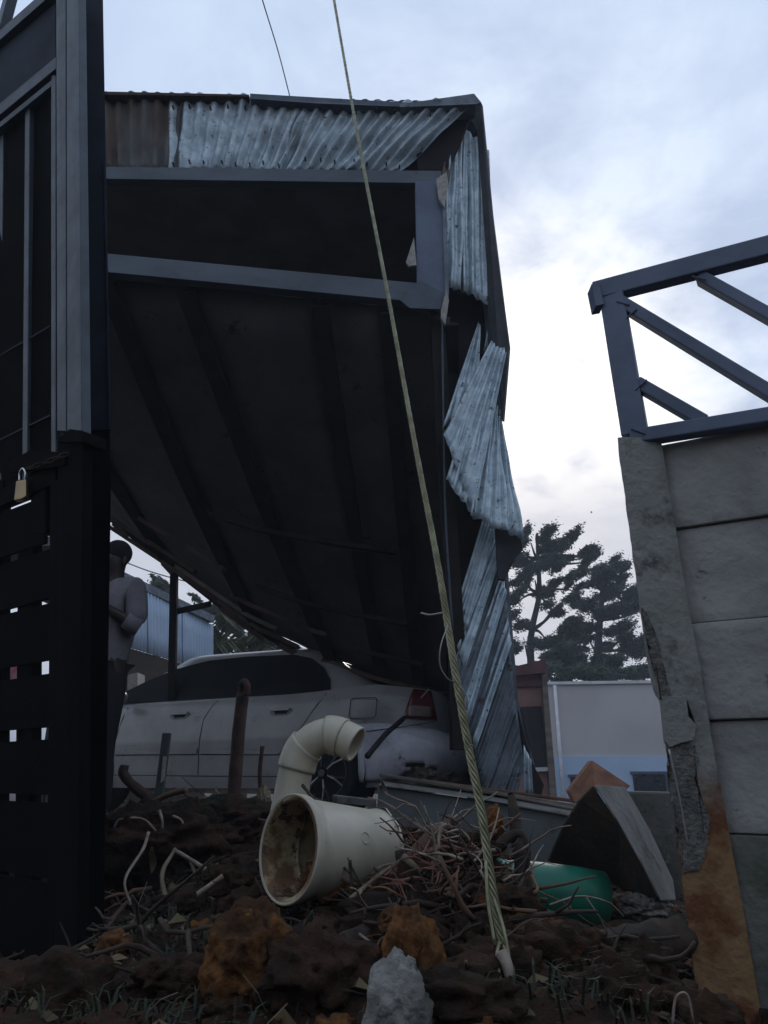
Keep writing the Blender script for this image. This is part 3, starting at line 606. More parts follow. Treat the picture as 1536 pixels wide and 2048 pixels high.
# lower boards with gaps between them (kept as separate boards and battens)
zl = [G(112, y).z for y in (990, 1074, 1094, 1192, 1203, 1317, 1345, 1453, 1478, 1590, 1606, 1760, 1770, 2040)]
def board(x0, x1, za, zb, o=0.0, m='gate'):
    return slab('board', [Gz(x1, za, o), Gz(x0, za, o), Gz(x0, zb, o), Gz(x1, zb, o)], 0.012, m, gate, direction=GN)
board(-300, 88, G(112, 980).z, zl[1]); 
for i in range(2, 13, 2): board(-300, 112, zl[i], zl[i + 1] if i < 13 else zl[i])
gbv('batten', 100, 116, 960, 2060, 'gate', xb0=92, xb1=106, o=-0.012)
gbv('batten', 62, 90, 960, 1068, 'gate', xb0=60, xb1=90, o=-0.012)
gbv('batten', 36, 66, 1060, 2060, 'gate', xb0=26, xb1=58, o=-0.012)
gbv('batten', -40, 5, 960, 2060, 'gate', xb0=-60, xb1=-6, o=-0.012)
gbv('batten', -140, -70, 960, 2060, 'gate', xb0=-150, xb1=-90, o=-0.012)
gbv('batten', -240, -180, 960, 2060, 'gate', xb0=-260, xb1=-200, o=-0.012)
# hasp plate and chain
slab('hasp', [G(18, 925, -0.03), G(60, 900, -0.03), G(130, 905, -0.03), G(130, 930, -0.03), G(60, 940, -0.03), G(20, 945, -0.03)], 0.01, 'gate', gate, direction=GN)
for i in range(6):
    c = G(62 + i * 13, 936 - i * 5, -0.05); th = i * pi / 2
    bm = bmesh.new(); pth = [c + V((cos(a) * 0.014, sin(a) * 0.007 * cos(th), sin(a) * 0.007 * sin(th) + 0.004 * cos(a))) for a in [k * pi / 6 for k in range(13)]]
    tube_bm(bm, pth, 0.0028, 6, False); obj('chain_link', bm, 'rusty', gate, True)
# post beside the gate
gp = empty('gate_post', (-0.83, 2.0, -0.2), 'dark square steel gate post leaning beside the gate leaf', 'post')
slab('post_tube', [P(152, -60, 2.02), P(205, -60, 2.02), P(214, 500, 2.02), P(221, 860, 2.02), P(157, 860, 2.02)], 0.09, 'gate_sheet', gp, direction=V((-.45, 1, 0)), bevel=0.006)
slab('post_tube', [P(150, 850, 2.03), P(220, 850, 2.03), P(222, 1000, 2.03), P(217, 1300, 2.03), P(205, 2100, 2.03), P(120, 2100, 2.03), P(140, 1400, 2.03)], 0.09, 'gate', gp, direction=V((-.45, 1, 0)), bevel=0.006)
slab('post_lip', [P(206, 320, 2.0), P(212, 320, 2.0), P(222, 860, 2.0), P(217, 860, 2.0)], 0.02, 'gate_sheet', gp, direction=V((-.45, 1, 0)), bevel=0.002)
beam('weld_seam', P(163, 1000, 2.0), P(160, 1040, 2.0), 0.004, 0.003, 'wire', gp)
# padlock
pl = empty('padlock', G(40, 975, -0.04), 'brass padlock with a steel shackle hanging open on the gate hasp', 'padlock')
bev(slab('lock_body', [G(32, 962, -0.06), G(52, 958, -0.06), G(52, 992, -0.06), G(42, 998, -0.06), G(28, 1000, -0.06)], 0.022, 'brass', pl), 0.002)
tube('shackle', spline([G(39, 962, -0.05), G(40, 945, -0.05), G(46, 937, -0.05), G(51, 946, -0.05), G(50, 962, -0.05)]), 0.0035, 'chrome', pl, 8)

# ------------------------------------------------------------------ car
ca, pa_, ra = R(157.7), R(0.1), R(3.0)
CM = Matrix.Translation((0.745, 6.777, -0.03)) @ Matrix.Rotation(ca, 4, 'Z') @ Matrix.Rotation(pa_, 4, 'Y') @ Matrix.Rotation(ra, 4, 'X')
car = empty('sedan', CM.translation, 'dusty white four door sedan crushed under the fallen shed ceiling', 'car')
def cobj(name, bm, m, smooth=True, label=None, parent=None):
    bm.transform(CM); return obj(name, bm, m, parent or car, smooth, label)
LEN = 4.45
def lerp(a, b, t): return a + (b - a) * t
def interp(tab, x):
    for i in range(1, len(tab)):
        if x <= tab[i][0]:
            a, b = tab[i - 1], tab[i]; t = (x - a[0]) / (b[0] - a[0]); t = max(0, min(1, t)); return a[1] + (b[1] - a[1]) * t
    return tab[-1][1]
def ztop(x): return interp([(0, 0.90), (0.12, 0.985), (0.6, 1.035), (1.2, 0.985), (2.0, 0.955), (3.2, 0.93), (3.9, 0.84), (4.3, 0.72), (4.5, 0.6)], x)
def side_w(t):    # half width against height share
    return interp([(0, 0.79), (0.12, 0.825), (0.45, 0.855), (0.52, 0.862), (0.75, 0.85), (0.93, 0.82), (1, 0.79)], t)
def outline(a, t):
    """a: 0..2pi around the body plan, t: 0 sill .. 1 shoulder, local coordinates"""
    hw = side_w(t); hl = LEN / 2 - 0.03 * (1 - t) - 0.05 * t; e = 0.32
    c, s = cos(a), sin(a)
    x = hl * math.copysign(abs(c) ** e, c); y = hw * math.copysign(abs(s) ** e, s)
    y *= 1 - 0.10 * (abs(x) / hl) ** 3
    x += LEN / 2
    zt = ztop(x); zb = 0.19 + 0.10 * (abs(x - LEN / 2) / (LEN / 2)) ** 6
    return V((x, y, lerp(zb, zt, t)))
bm = bmesh.new(); NA = 144; rings = []
for t in [0, .06, .12, .2, .3, .4, .5, .55, .65, .75, .85, .93, 1.0]:
    rings.append([outline(2 * pi * (i + .5) / NA, t) for i in range(NA)])
for s in (0.975, 0.93, 0.8, 0.5, 0.2, 0.0):
    r = []
    for i in range(NA):
        p = outline(2 * pi * (i + .5) / NA, 1.0); x = LEN / 2 + (p.x - LEN / 2) * (1 - 0.02 * (1 - s))
        r.append(V((x, p.y * s, ztop(x) + 0.035 * (1 - s ** 2))))
    rings.append(r)
bot = [V((p.x, p.y * 0.0, 0.2)) for p in rings[0]]
rv = [[bm.verts.new(p) for p in r] for r in [bot] + rings]
for j in range(len(rv) - 1):
    for i in range(NA):
        k = (i + 1) % NA
        try: bm.faces.new([rv[j][i], rv[j][k], rv[j + 1][k], rv[j + 1][i]])
        except Exception: pass
bmesh.ops.remove_doubles(bm, verts=bm.verts, dist=0.0005)
body_o = cobj('body', bm, 'paint')
# wheel arches cut with real openings
cut = bmesh.new()
for hx in (1.02, 3.60):
    for sy in (1, -1):
        mtx = Matrix.Translation((hx, sy * 0.80, 0.33)) @ Matrix.Rotation(pi / 2, 4, 'X')
        bmesh.ops.create_cone(cut, cap_ends=True, segments=40, radius1=0.375, radius2=0.375, depth=0.5, matrix=mtx)
cut.transform(CM); cme = bpy.data.meshes.new('cut'); cut.to_mesh(cme); cut.free(); cob = bpy.data.objects.new('cut', cme); C.objects.link(cob)
md = body_o.modifiers.new('b', 'BOOLEAN'); md.object = cob; md.operation = 'DIFFERENCE'; md.solver = 'EXACT'
bpy.context.view_layer.update()
dg = bpy.context.evaluated_depsgraph_get(); nme = bpy.data.meshes.new_from_object(body_o.evaluated_get(dg)); body_o.modifiers.clear()
nme.materials.clear(); nme.materials.append(M['paint']); body_o.data = nme
bpy.data.objects.remove(cob)
for p in nme.polygons: p.use_smooth = True
try: nme.set_sharp_from_angle(angle=R(40))
except Exception: pass
# arch liners
for hx in (1.02, 3.60):
    bm = bmesh.new(); bmesh.ops.create_cone(bm, cap_ends=True, segments=32, radius1=0.372, radius2=0.372, depth=0.3, matrix=Matrix.Translation((hx, 0.66, 0.33)) @ Matrix.Rotation(pi / 2, 4, 'X'))
    bm.faces.ensure_lookup_table()
    fdel = [f for f in bm.faces if f.calc_center_median().y > 0.8 and len(f.verts) > 8]; bmesh.ops.delete(bm, geom=fdel, context='FACES')
    cobj('arch_liner', bm, 'black')
# greenhouse
def gh(t):
    z_ = lerp(0.93, 1.425, t)
    xr = lerp(0.42, 1.22, t ** 0.92); xf = lerp(3.72, 2.80, t); hw = lerp(0.775, 0.585, t ** 1.15)
    return xr, xf, hw, z_
def gh_ring(t, n=72, sc_=1.0, dz=0.0):
    xr, xf, hw, z_ = gh(min(t, 1)); cxm, hl = (xr + xf) / 2, (xf - xr) / 2; r = []
    for i in range(n):
        a = 2 * pi * (i + .5) / n; c, s = cos(a), sin(a); e = 0.28
        r.append(V((cxm + hl * sc_ * math.copysign(abs(c) ** e, c), hw * sc_ * math.copysign(abs(s) ** e, s), z_ + dz)))
    return r
bm = bmesh.new(); R_ = [gh_ring(t) for t in (0, .2, .4, .6, .8, .93)] + [gh_ring(.985), gh_ring(1, sc_=0.985, dz=0.0), gh_ring(1, sc_=0.93, dz=0.018), gh_ring(1, sc_=0.7, dz=0.038), gh_ring(1, sc_=0.35, dz=0.048), gh_ring(1, sc_=0.02, dz=0.05)]
rv = [[bm.verts.new(p) for p in r] for r in R_]
for j in range(len(rv) - 1):
    for i in range(72): bm.faces.new([rv[j][i], rv[j][(i + 1) % 72], rv[j + 1][(i + 1) % 72], rv[j + 1][i]])
bm.faces.new(rv[-1])
cobj('roof', bm, 'paint')
def ghy(z_): t = max(0, min(1, (z_ - 0.93) / 0.495)); return gh(t)[2]
def side_poly(name, pts, m, off=0.006, th=0.01, seg=0.05, label=None, lower=False, parent=None, smooth=False):
    """flat-ish part following the body side; pts in local x,z"""
    dense = []
    for i in range(len(pts)):
        a, b = pts[i], pts[(i + 1) % len(pts)]; n = max(1, int(math.dist(a, b) / seg))
        for k in range(n): dense.append((lerp(a[0], b[0], k / n), lerp(a[1], b[1], k / n)))
    def yy(x, z_):
        if not lower: return ghy(z_)
        t = (z_ - 0.19) / (ztop(x) - 0.19); return side_w(max(0, min(1, t))) * (1 - 0.10 * (abs(x - LEN / 2) / (LEN / 2)) ** 3)
    bm = bmesh.new(); vs = [bm.verts.new((x, yy(x, z_) + off, z_)) for x, z_ in dense]; f = bm.faces.new(vs)
    r = bmesh.ops.triangulate(bm, faces=[f], ngon_method='EAR_CLIP')
    r = bmesh.ops.extrude_face_region(bm, geom=bm.faces[:]); 
    for v in [g_ for g_ in r['geom'] if isinstance(g_, bmesh.types.BMVert)]: v.co.y -= th
    return cobj(name, bm, m, smooth, label, parent)
side_poly('side_glass', [(1.02, 0.985), (1.05, 1.10), (1.14, 1.22), (1.29, 1.32), (1.48, 1.37), (2.0, 1.385), (2.45, 1.37), (2.80, 1.30), (3.1, 1.19), (3.42, 1.04), (3.5, 0.965)], 'glass')
# door seams, handles, moulding, fuel flap
def seam(name, pts, wd=0.006, m='black', lower=True):
    for i in range(len(pts) - 1):
        a, b = V((pts[i][0], 0, pts[i][1])), V((pts[i + 1][0], 0, pts[i + 1][1])); d = (b - a).normalized() * wd / 2; q = V((-d.z, 0, d.x))
        side_poly(name, [((a + q).x, (a + q).z), ((b + q).x, (b + q).z), ((b - q).x, (b - q).z), ((a - q).x, (a - q).z)], m, off=0.0015, th=0.004, lower=lower, seg=0.08)
def shapes(name, m, polys, off=0.0015, th=0.004):
    for p in polys: side_poly(name, p, m, off=off, th=th, lower=True)
seam('door_seam', [(2.16, 0.95), (2.20, 0.90), (2.26, 0.78), (2.27, 0.60), (2.27, 0.30)])
seam('door_seam', [(1.04, 0.97), (1.16, 0.80), (1.24, 0.68), (1.32, 0.60)])
seam('door_seam', [(3.2, 0.92), (3.24, 0.60), (3.24, 0.32)])
seam('sill_seam', [(1.45, 0.285), (2.27, 0.29), (3.24, 0.30)])
seam('bumper_seam', [(0.06, 0.70), (0.35, 0.665), (0.64, 0.635)])
for hx in (1.34, 2.42):
    h = side_poly('door_handle', [(hx, 0.83), (hx + 0.02, 0.853), (hx + 0.20, 0.853), (hx + 0.23, 0.84), (hx + 0.22, 0.80), (hx + 0.18, 0.785), (hx + 0.05, 0.79)], 'trim', off=0.004, th=0.006, lower=True)
    side_poly('grip', [(hx + 0.04, 0.838), (hx + 0.19, 0.838), (hx + 0.17, 0.80), (hx + 0.06, 0.803)], 'black', off=0.007, th=0.006, lower=True, parent=h)
    side_poly('pull', [(hx + 0.03, 0.848), (hx + 0.21, 0.848), (hx + 0.21, 0.828), (hx + 0.03, 0.830)], 'paint', off=0.022, th=0.012, lower=True, parent=h)
side_poly('side_moulding', [(1.42, 0.50), (1.46, 0.515), (2.255, 0.525), (2.255, 0.475), (1.46, 0.462), (1.42, 0.48)], 'paint', off=0.014, th=0.016, lower=True)
side_poly('side_moulding', [(2.285, 0.525), (3.22, 0.53), (3.22, 0.48), (2.285, 0.475)], 'paint', off=0.014, th=0.016, lower=True)
seam('moulding_shadow_strip', [(1.44, 0.459), (2.25, 0.471)], 0.006)  # shadow under the moulding, laid on as thin black strips
seam('moulding_shadow_strip', [(2.29, 0.471), (3.22, 0.476)], 0.006)
ff = [(0.56, 0.90), (0.58, 0.915), (0.78, 0.915), (0.80, 0.90), (0.80, 0.76), (0.78, 0.745), (0.58, 0.745), (0.56, 0.76), (0.56, 0.90)]
seam('fuel_flap_seam', ff, 0.005)
# rear lamp wrapped round the corner
def lampquad(name, a0, a1, t0, t1, m, off, tops=None):
    bm = bmesh.new(); G_ = []
    for j in range(9):
        row = []
        for i in range(11):
            u, v = i / 10, j / 8
            a = lerp(a0, a1, u); t = lerp(t0, t1, v)
            if tops: a = lerp(a0 + tops * v, a1 - tops * 1.2 * v, u)
            p = outline(a, t); c = V((LEN / 2, 0, p.z)); p += (p - V((p.x + 0.9, 0, p.z))).normalized() * off; row.append(bm.verts.new(p))
        G_.append(row)
    for j in range(8):
        for i in range(10): bm.faces.new([G_[j][i], G_[j][i + 1], G_[j + 1][i + 1], G_[j + 1][i]])
    o = cobj(name, bm, m); solid(o, 0.012); return o
tl = lampquad('tail_lamp', 2.24, 2.72, 0.66, 0.985, 'lamp_red', 0.012, 0.10)
lc = lampquad('reversing_lens', 2.30, 2.60, 0.685, 0.80, 'lamp_clear', 0.020); lc.parent = tl; lc.matrix_parent_inverse = tl.matrix_world.inverted()
# sagging bumper skin
bm = bmesh.new(); G_ = []
for j in range(15):
    v = j / 14; row = []
    for i in range(49):
        u = i / 48; a = lerp(1.89, 4.0, u); p = outline(a, lerp(0.05, 0.60, v))
        out_ = (V((p.x - 0.75, p.y, 0))).normalized()
        bulge = 0.21 * sin(pi * min(1, v * 1.02)) ** 0.55 * sm(0.02, 0.34, u)
        sag = -0.05 * sm(0.1, 0.5, u) * (1 - v * 0.4)
        wr = 0.016 * noise.noise(V((u * 22 + v * 9, v * 5, 0))) * sm(0.7, 0.1, v) * sm(0.15, 0.4, u) + 0.012 * noise.noise(V((u * 5, v * 3, 4)))
        p = p + out_ * (0.012 + bulge + wr) + V((0, 0, sag)); row.append(bm.verts.new(p))
    G_.append(row)
for j in range(14):
    for i in range(48):
        if j < 3 and 7 <= i - j <= 12: continue                        # torn lower edge
        if j == 3 and 8 <= i <= 11: continue
        bm.faces.new([G_[j][i], G_[j][i + 1], G_[j + 1][i + 1], G_[j + 1][i]])
solid(cobj('bumper', bm, 'bumper', label='bulging dented rear bumper with a torn lower edge'), 0.006)
lump('torn_foam', CM @ V((0.12, 0.66, 0.30)), 0.14, 0.10, 0.08, 'wood_grey', car, 3, 0.5)
# wheels
for hx, nm in ((1.02, 'rear'), (3.60, 'front')):
    wl = bpy.data.objects.new('wheel', None); C.objects.link(wl); wl.location = CM @ V((hx, 0.74, 0.31)); wl.parent = car; bpy.context.view_layer.update(); wl.matrix_parent_inverse = car.matrix_world.inverted()
    bm = bmesh.new(); prof = [(0.20, -0.09), (0.29, -0.095), (0.312, -0.06), (0.318, 0), (0.312, 0.06), (0.29, 0.095), (0.225, 0.085), (0.215, 0.05)]
    rg = [[bm.verts.new((hx + r_ * cos(2 * pi * k / 48), 0.74 + y_, 0.31 + r_ * sin(2 * pi * k / 48))) for k in range(48)] for r_, y_ in prof]
    for j in range(len(rg) - 1):
        for k in range(48): bm.faces.new([rg[j][k], rg[j][(k + 1) % 48], rg[j + 1][(k + 1) % 48], rg[j + 1][k]])
    cobj('tyre', bm, 'black', parent=wl)
    bm = bmesh.new(); bmesh.ops.create_cone(bm, cap_ends=True, segments=40, radius1=0.215, radius2=0.215, depth=0.05, matrix=Matrix.Translation((hx, 0.75, 0.31)) @ Matrix.Rotation(pi / 2, 4, 'X'))
    cobj('brake_disc', bm, 'black', False, parent=wl)
    bm = bmesh.new()
    tube_bm(bm, [V((hx + 0.212 * cos(a), 0.825, 0.31 + 0.212 * sin(a))) for a in [2 * pi * k / 40 for k in range(41)]], 0.007, 6, False)
    cobj('rim_lip', bm, 'rim', parent=wl)
    for k in range(6):
        a = 2 * pi * k / 6 + 0.32
        for s_ in (-0.16, 0.16):
            bm = bmesh.new(); p0 = V((hx + 0.05 * cos(a), 0.835, 0.31 + 0.05 * sin(a))); p1 = V((hx + 0.12 * cos(a + s_ * .3), 0.838, 0.31 + 0.12 * sin(a + s_ * .3))); p2 = V((hx + 0.21 * cos(a + s_), 0.83, 0.31 + 0.21 * sin(a + s_)))
            beam_bm(bm, p0, p1, 0.02, 0.012); beam_bm(bm, p1, p2, 0.02, 0.011); cobj('spoke', bm, 'rim_edge' if k in (2, 3, 4, 5) and s_ > 0 else 'rim', False, parent=wl)
    bm = bmesh.new(); bmesh.ops.create_cone(bm, cap_ends=True, segments=24, radius1=0.036, radius2=0.03, depth=0.03, matrix=Matrix.Translation((hx, 0.845, 0.31)) @ Matrix.Rotation(-pi / 2, 4, 'X'))
    cobj('hub_cap', bm, 'rim', False, parent=wl)
# aerial
bm = bmesh.new(); tube_bm(bm, [V((0.72, 0.5, 1.03)), V((0.72, 0.5, 1.13))], 0.004, 6); cobj('aerial', bm, 'black')
# wing mirror
lump('mirror', CM @ V((3.18, 0.93, 1.0)), 0.06, 0.09, 0.06, 'paint', car, 1, 0.1, 3)

# ------------------------------------------------------------------ person
def skin_mesh(name, verts, edges, radii, m, parent=None, sub=2, root=0):
    me = bpy.data.meshes.new(name); me.from_pydata([tuple(v) for v in verts], edges, []); o = bpy.data.objects.new(name, me); C.objects.link(o)
    md = o.modifiers.new('s', 'SKIN'); md.use_smooth_shade = True
    for i, r in enumerate(radii):
        me.skin_vertices[0].data[i].radius = r if isinstance(r, tuple) else (r, r); me.skin_vertices[0].data[i].use_root = (i == root)
    s2 = o.modifiers.new('d', 'SUBSURF'); s2.levels = s2.render_levels = sub
    bpy.context.view_layer.update(); dg = bpy.context.evaluated_depsgraph_get()
    nm = bpy.data.meshes.new_from_object(o.evaluated_get(dg)); bpy.data.objects.remove(o)
    return nm
PX = P(182, 1500, 4.45).x; PY = 4.45
pyaw = R(-25)
PM = Matrix.Translation((PX, PY, gz(PX, PY) + 0.0)) @ Matrix.Rotation(pyaw, 4, 'Z')   # faces -Y turned a little left
person = empty('person', PM.translation, 'person in a grey shirt and black trousers standing with folded arms behind the post', 'person')
J = {'pelvis': (0, 0, .92), 'waist': (0, 0, 1.06), 'chest': (0, .01, 1.25), 'neck0': (0, .02, 1.43), 'neck': (0, .005, 1.50), 'head': (0, -.005, 1.575), 'crown': (0, 0, 1.665),
     'sr': (.185, .01, 1.40), 'er': (.245, .0, 1.155), 'hr': (.05, -.22, 1.30), 'fr': (-.02, -.24, 1.36),
     'sl': (-.185, .01, 1.40), 'el': (-.25, -.0, 1.14), 'hl': (-.02, -.22, 1.17), 'fl': (.08, -.20, 1.16),
     'pr': (.095, 0, .88), 'kr': (.11, -.02, .48), 'ar': (.12, .02, .09), 'tr': (.14, -.15, .04),
     'pl': (-.095, 0, .88), 'kl': (-.11, -.02, .48), 'al': (-.12, .02, .09), 'tl': (-.14, -.15, .04)}
rad = {'pelvis': (.15, .115), 'waist': (.14, .105), 'chest': (.165, .12), 'neck0': (.10, .08), 'neck': .058, 'head': (.078, .092), 'crown': (.06, .072), 'sr': .066, 'er': .045, 'hr': .033, 'fr': .03,
       'sl': .066, 'el': .045, 'hl': .033, 'fl': .03, 'pr': .10, 'kr': .062, 'ar': .043, 'tr': .035, 'pl': .10, 'kl': .062, 'al': .043, 'tl': .035}
E_ = [('pelvis', 'waist'), ('waist', 'chest'), ('chest', 'neck0'), ('neck0', 'neck'), ('neck', 'head'), ('head', 'crown'), ('chest', 'sr'), ('sr', 'er'), ('er', 'hr'), ('hr', 'fr'), ('chest', 'sl'), ('sl', 'el'), ('el', 'hl'), ('hl', 'fl'),
      ('pelvis', 'pr'), ('pr', 'kr'), ('kr', 'ar'), ('ar', 'tr'), ('pelvis', 'pl'), ('pl', 'kl'), ('kl', 'al'), ('al', 'tl')]
def skel(keys, edges, grow, m, name, parent, root='pelvis', over=None):
    ks = list(keys); idx = {k: i for i, k in enumerate(ks)}; vs = [(over or {}).get(k, J[k]) for k in ks]
    rr = [tuple(v + grow for v in (rad[k] if isinstance(rad[k], tuple) else (rad[k], rad[k]))) for k in ks]
    me = skin_mesh(name, vs, [(idx[a], idx[b]) for a, b in edges], rr, m, root=idx[root]); me.transform(PM); return link(name, me, m, parent, True)
body = skel(J.keys(), E_, -0.006, 'skin', 'body', person)
sk = ['pelvis', 'waist', 'chest', 'neck0', 'sr', 'er', 'sl', 'el']
rad['pelvis'] = (.172, .14); skel(sk, [(a, b) for a, b in E_ if a in sk and b in sk], 0.018, 'shirt', 'shirt', person, over={'neck0': (0, .02, 1.405), 'pelvis': (0, 0, .80)}); rad['pelvis'] = (.15, .115)
# rolled sleeves end past the elbow
for s_, e_, h_ in ((1, 'er', 'hr'), (-1, 'el', 'hl')):
    a, b = V(J[e_]), V(J[h_]); o = tube('sleeve_cuff', [PM @ a.lerp(b, t) for t in (-0.05, 0.1, 0.25)], (0.058, 0.052), 'shirt', person, 14)
tk = ['pelvis', 'pr', 'kr', 'ar', 'pl', 'kl', 'al']
rad['pelvis'] = (.125, .095); skel(tk, [(a, b) for a, b in E_ if a in tk and b in tk], 0.006, 'trousers', 'trousers', person, over={'pelvis': (0, 0, 1.0), 'pr': (.085, 0, .84), 'pl': (-.085, 0, .84), 'ar': (.12, .02, .11), 'al': (-.12, .02, .11)})
for s_ in (1, -1):
    bm = bmesh.new(); bmesh.ops.create_uvsphere(bm, u_segments=16, v_segments=10, radius=1)
    for v in bm.verts: v.co = V((v.co.x * .05, v.co.y * .135, max(-.35, v.co.z) * .06)) + V((s_ * .13, -.06, .035))
    bm.transform(PM); obj('shoe', bm, 'black', person, True)
    bm = bmesh.new(); bmesh.ops.create_uvsphere(bm, u_segments=12, v_segments=8, radius=1)
    for v in bm.verts: v.co = V((v.co.x * .012 + s_ * .082, v.co.y * .02 + .0, v.co.z * .032 + 1.585))
    bm.transform(PM); obj('ear', bm, 'skin', person, True)
    bm = bmesh.new(); bmesh.ops.create_uvsphere(bm, u_segments=10, v_segments=8, radius=.012, matrix=Matrix.Translation((s_ * .032, -.088, 1.60))); bm.transform(PM); obj('eye', bm, 'trim', person, True)
    for k in range(4):   # fingers round the upper arm
        base_ = V(J['fr' if s_ > 0 else 'fl']); dx = -1 if s_ > 0 else 1
        L = (.062, .072, .068, .055)[k]; o0 = base_ + V((0, 0, .026 - .018 * k))
        pth = [o0, o0 + V((dx * L * .5, -.008, 0)), o0 + V((dx * L * .85, .012, -.004)), o0 + V((dx * L * .95, .036, -.008))]
        tube('finger', [PM @ q for q in spline(pth, 3)], (.0095, .0075), 'skin', person, 8)
    o0 = V(J['fr' if s_ > 0 else 'fl']); tube('thumb', [PM @ q for q in spline([o0 + V((0, 0, .02)), o0 + V((0, -.015, .05)), o0 + V(((-1 if s_ > 0 else 1) * .02, -.01, .075))], 3)], (.011, .008), 'skin', person, 8)
bm = bmesh.new(); tube_bm(bm, [V((0, -.092, 1.60)), V((0, -.108, 1.572)), V((0, -.09, 1.562))], (.008, .013), 8); bm.transform(PM); obj('nose', bm, 'skin', person, True)
bm = bmesh.new(); tube_bm(bm, [V((-.022, -.088, 1.535)), V((0, -.096, 1.537)), V((.022, -.088, 1.535))], .006, 8); bm.transform(PM); obj('mouth', bm, 'skin', person, True)
bm = bmesh.new(); bmesh.ops.create_uvsphere(bm, u_segments=24, v_segments=16, radius=1)
for v in bm.verts: v.co = V((v.co.x * .079, v.co.y * .092 + .014, v.co.z * .085 + 1.650))
bm.transform(PM); obj('hair', bm, 'hair', person, True)

# ------------------------------------------------------------------ PVC pipes
def lathe(name, a, axd, prof, m, parent=None, seg=56, wob=0.0, label=None):
    axd = V(axd).normalized(); s = axd.cross(V((0, 0, 1))).normalized(); u = s.cross(axd)
    bm = bmesh.new(); rg = []
    for (t, r_) in prof:
        rg.append([bm.verts.new(a + axd * t + (s * cos(2 * pi * k / seg) + u * sin(2 * pi * k / seg)) * r_ * (1 + wob * sin(2 * pi * k / seg * 2 + 1))) for k in range(seg)])
    for j in range(len(rg) - 1):
        for k in range(seg): bm.faces.new([rg[j][k], rg[j][(k + 1) % seg], rg[j + 1][(k + 1) % seg], rg[j + 1][k]])
    return obj(name, bm, m, parent, True, label)
pd = 1.86; a0 = P(577, 1696, pd)
axd = V((0.76, 0.66, -0.10))
pipe = empty('drain_fitting', a0 + V((0.1, 0.1, -0.12)), 'large cream PVC drain fitting lying on its side with a muddy open mouth', 'pipe')
Rr = 0.110; PS = 0.78
lathe('barrel', a0, axd, [(0.0, Rr + .004), (-0.004, Rr + .008), (0.0, Rr + .0105), (0.022, Rr + .010), (0.026, Rr + .003), (0.05, Rr + .001), (0.235, Rr - .008), (0.247, Rr - .006), (0.262, Rr - .004)], 'pvc', pipe, wob=0.006)
lathe('inner_lining', a0, axd, [(0.0, Rr + .004), (0.0, Rr - .005), (0.03, Rr - .006), (0.06, Rr - .012), (0.25, Rr - .016), (0.25, 0.0005)], 'pvc_mud', pipe)
lathe('socket_end', a0 + axd.normalized() * 0.258, axd, [(0, Rr + .004), (0.008, Rr + 0.002), (0.04, Rr - .030), (0.042, Rr - .045), (0.0, Rr - .05)], 'pvc', pipe, seg=10, label='tapered faceted socket end')
lathe('inner_step', a0 + axd.normalized() * 0.09, axd, [(0, Rr - .011), (0.003, Rr - .02), (0.006, Rr - .011)], 'pvc_mud', pipe)
mp_ = a0 + axd.normalized() * 0.13; lump('mud', mp_ + V((0.01, 0, -0.062)), 0.07, 0.09, 0.05, 'clod', pipe, 5, 0.5)
lump('mud', a0 + axd.normalized() * 0.2 + V((0.0, 0, -0.03)), 0.09, 0.06, 0.075, 'pvc_mud', pipe, 8, 0.4)
# raised round boss on the barrel
sN = axd.normalized().cross(V((0, 0, 1))).normalized()
if sN.y > 0: sN = -sN
bn = (sN * 0.93 + V((0, 0, 0.32))).normalized(); bc = a0 + axd.normalized() * 0.15 + bn * (Rr - .003)
t1 = axd.normalized(); t2 = bn.cross(t1)
tube('boss', [bc + (t1 * cos(a) + t2 * sin(a)) * 0.013 for a in [2 * pi * k / 24 for k in range(25)]], 0.0012, 'pvc', pipe, 6, cap=False)
# elbow
el = empty('pipe_elbow', P(600, 1590, 2.2), 'cream PVC drain elbow rising behind the large fitting and bending to the right', 'pipe')
ed = 2.15; er = 0.0475
pth = spline([P(574, 1630, ed), P(583, 1585, ed), P(592, 1540, ed), P(604, 1505, ed), P(628, 1480, ed - .01), P(660, 1470, ed - .02), P(688, 1477, ed - .03), P(712, 1489, ed - .04)], 8)
def hollow(name, path, r_, m, parent, th=0.005, seg=32):
    bm = bmesh.new(); a = tube_bm(bm, path, r_, seg, False)
    r2 = r_ - th; b = tube_bm(bm, path, r2, seg, False)
    for e in (0, -1):
        for k in range(seg): bm.faces.new([a[e][k], a[e][(k + 1) % seg], b[e][(k + 1) % seg], b[e][k]])
    return obj(name, bm, m, parent, True)
hollow('pipe_run', pth, er, 'pvc', el)
def frac(path, a, b): n = len(path) - 1; return path[int(a * n):int(b * n) + 1]
hollow('collar', frac(pth, 0.30, 0.50), er + 0.006, 'pvc', el)
hollow('collar', frac(pth, 0.70, 0.84), er + 0.006, 'pvc', el)
hollow('pipe_spigot', frac(pth, 0.84, 1.0), er + 0.002, 'pvc', el)

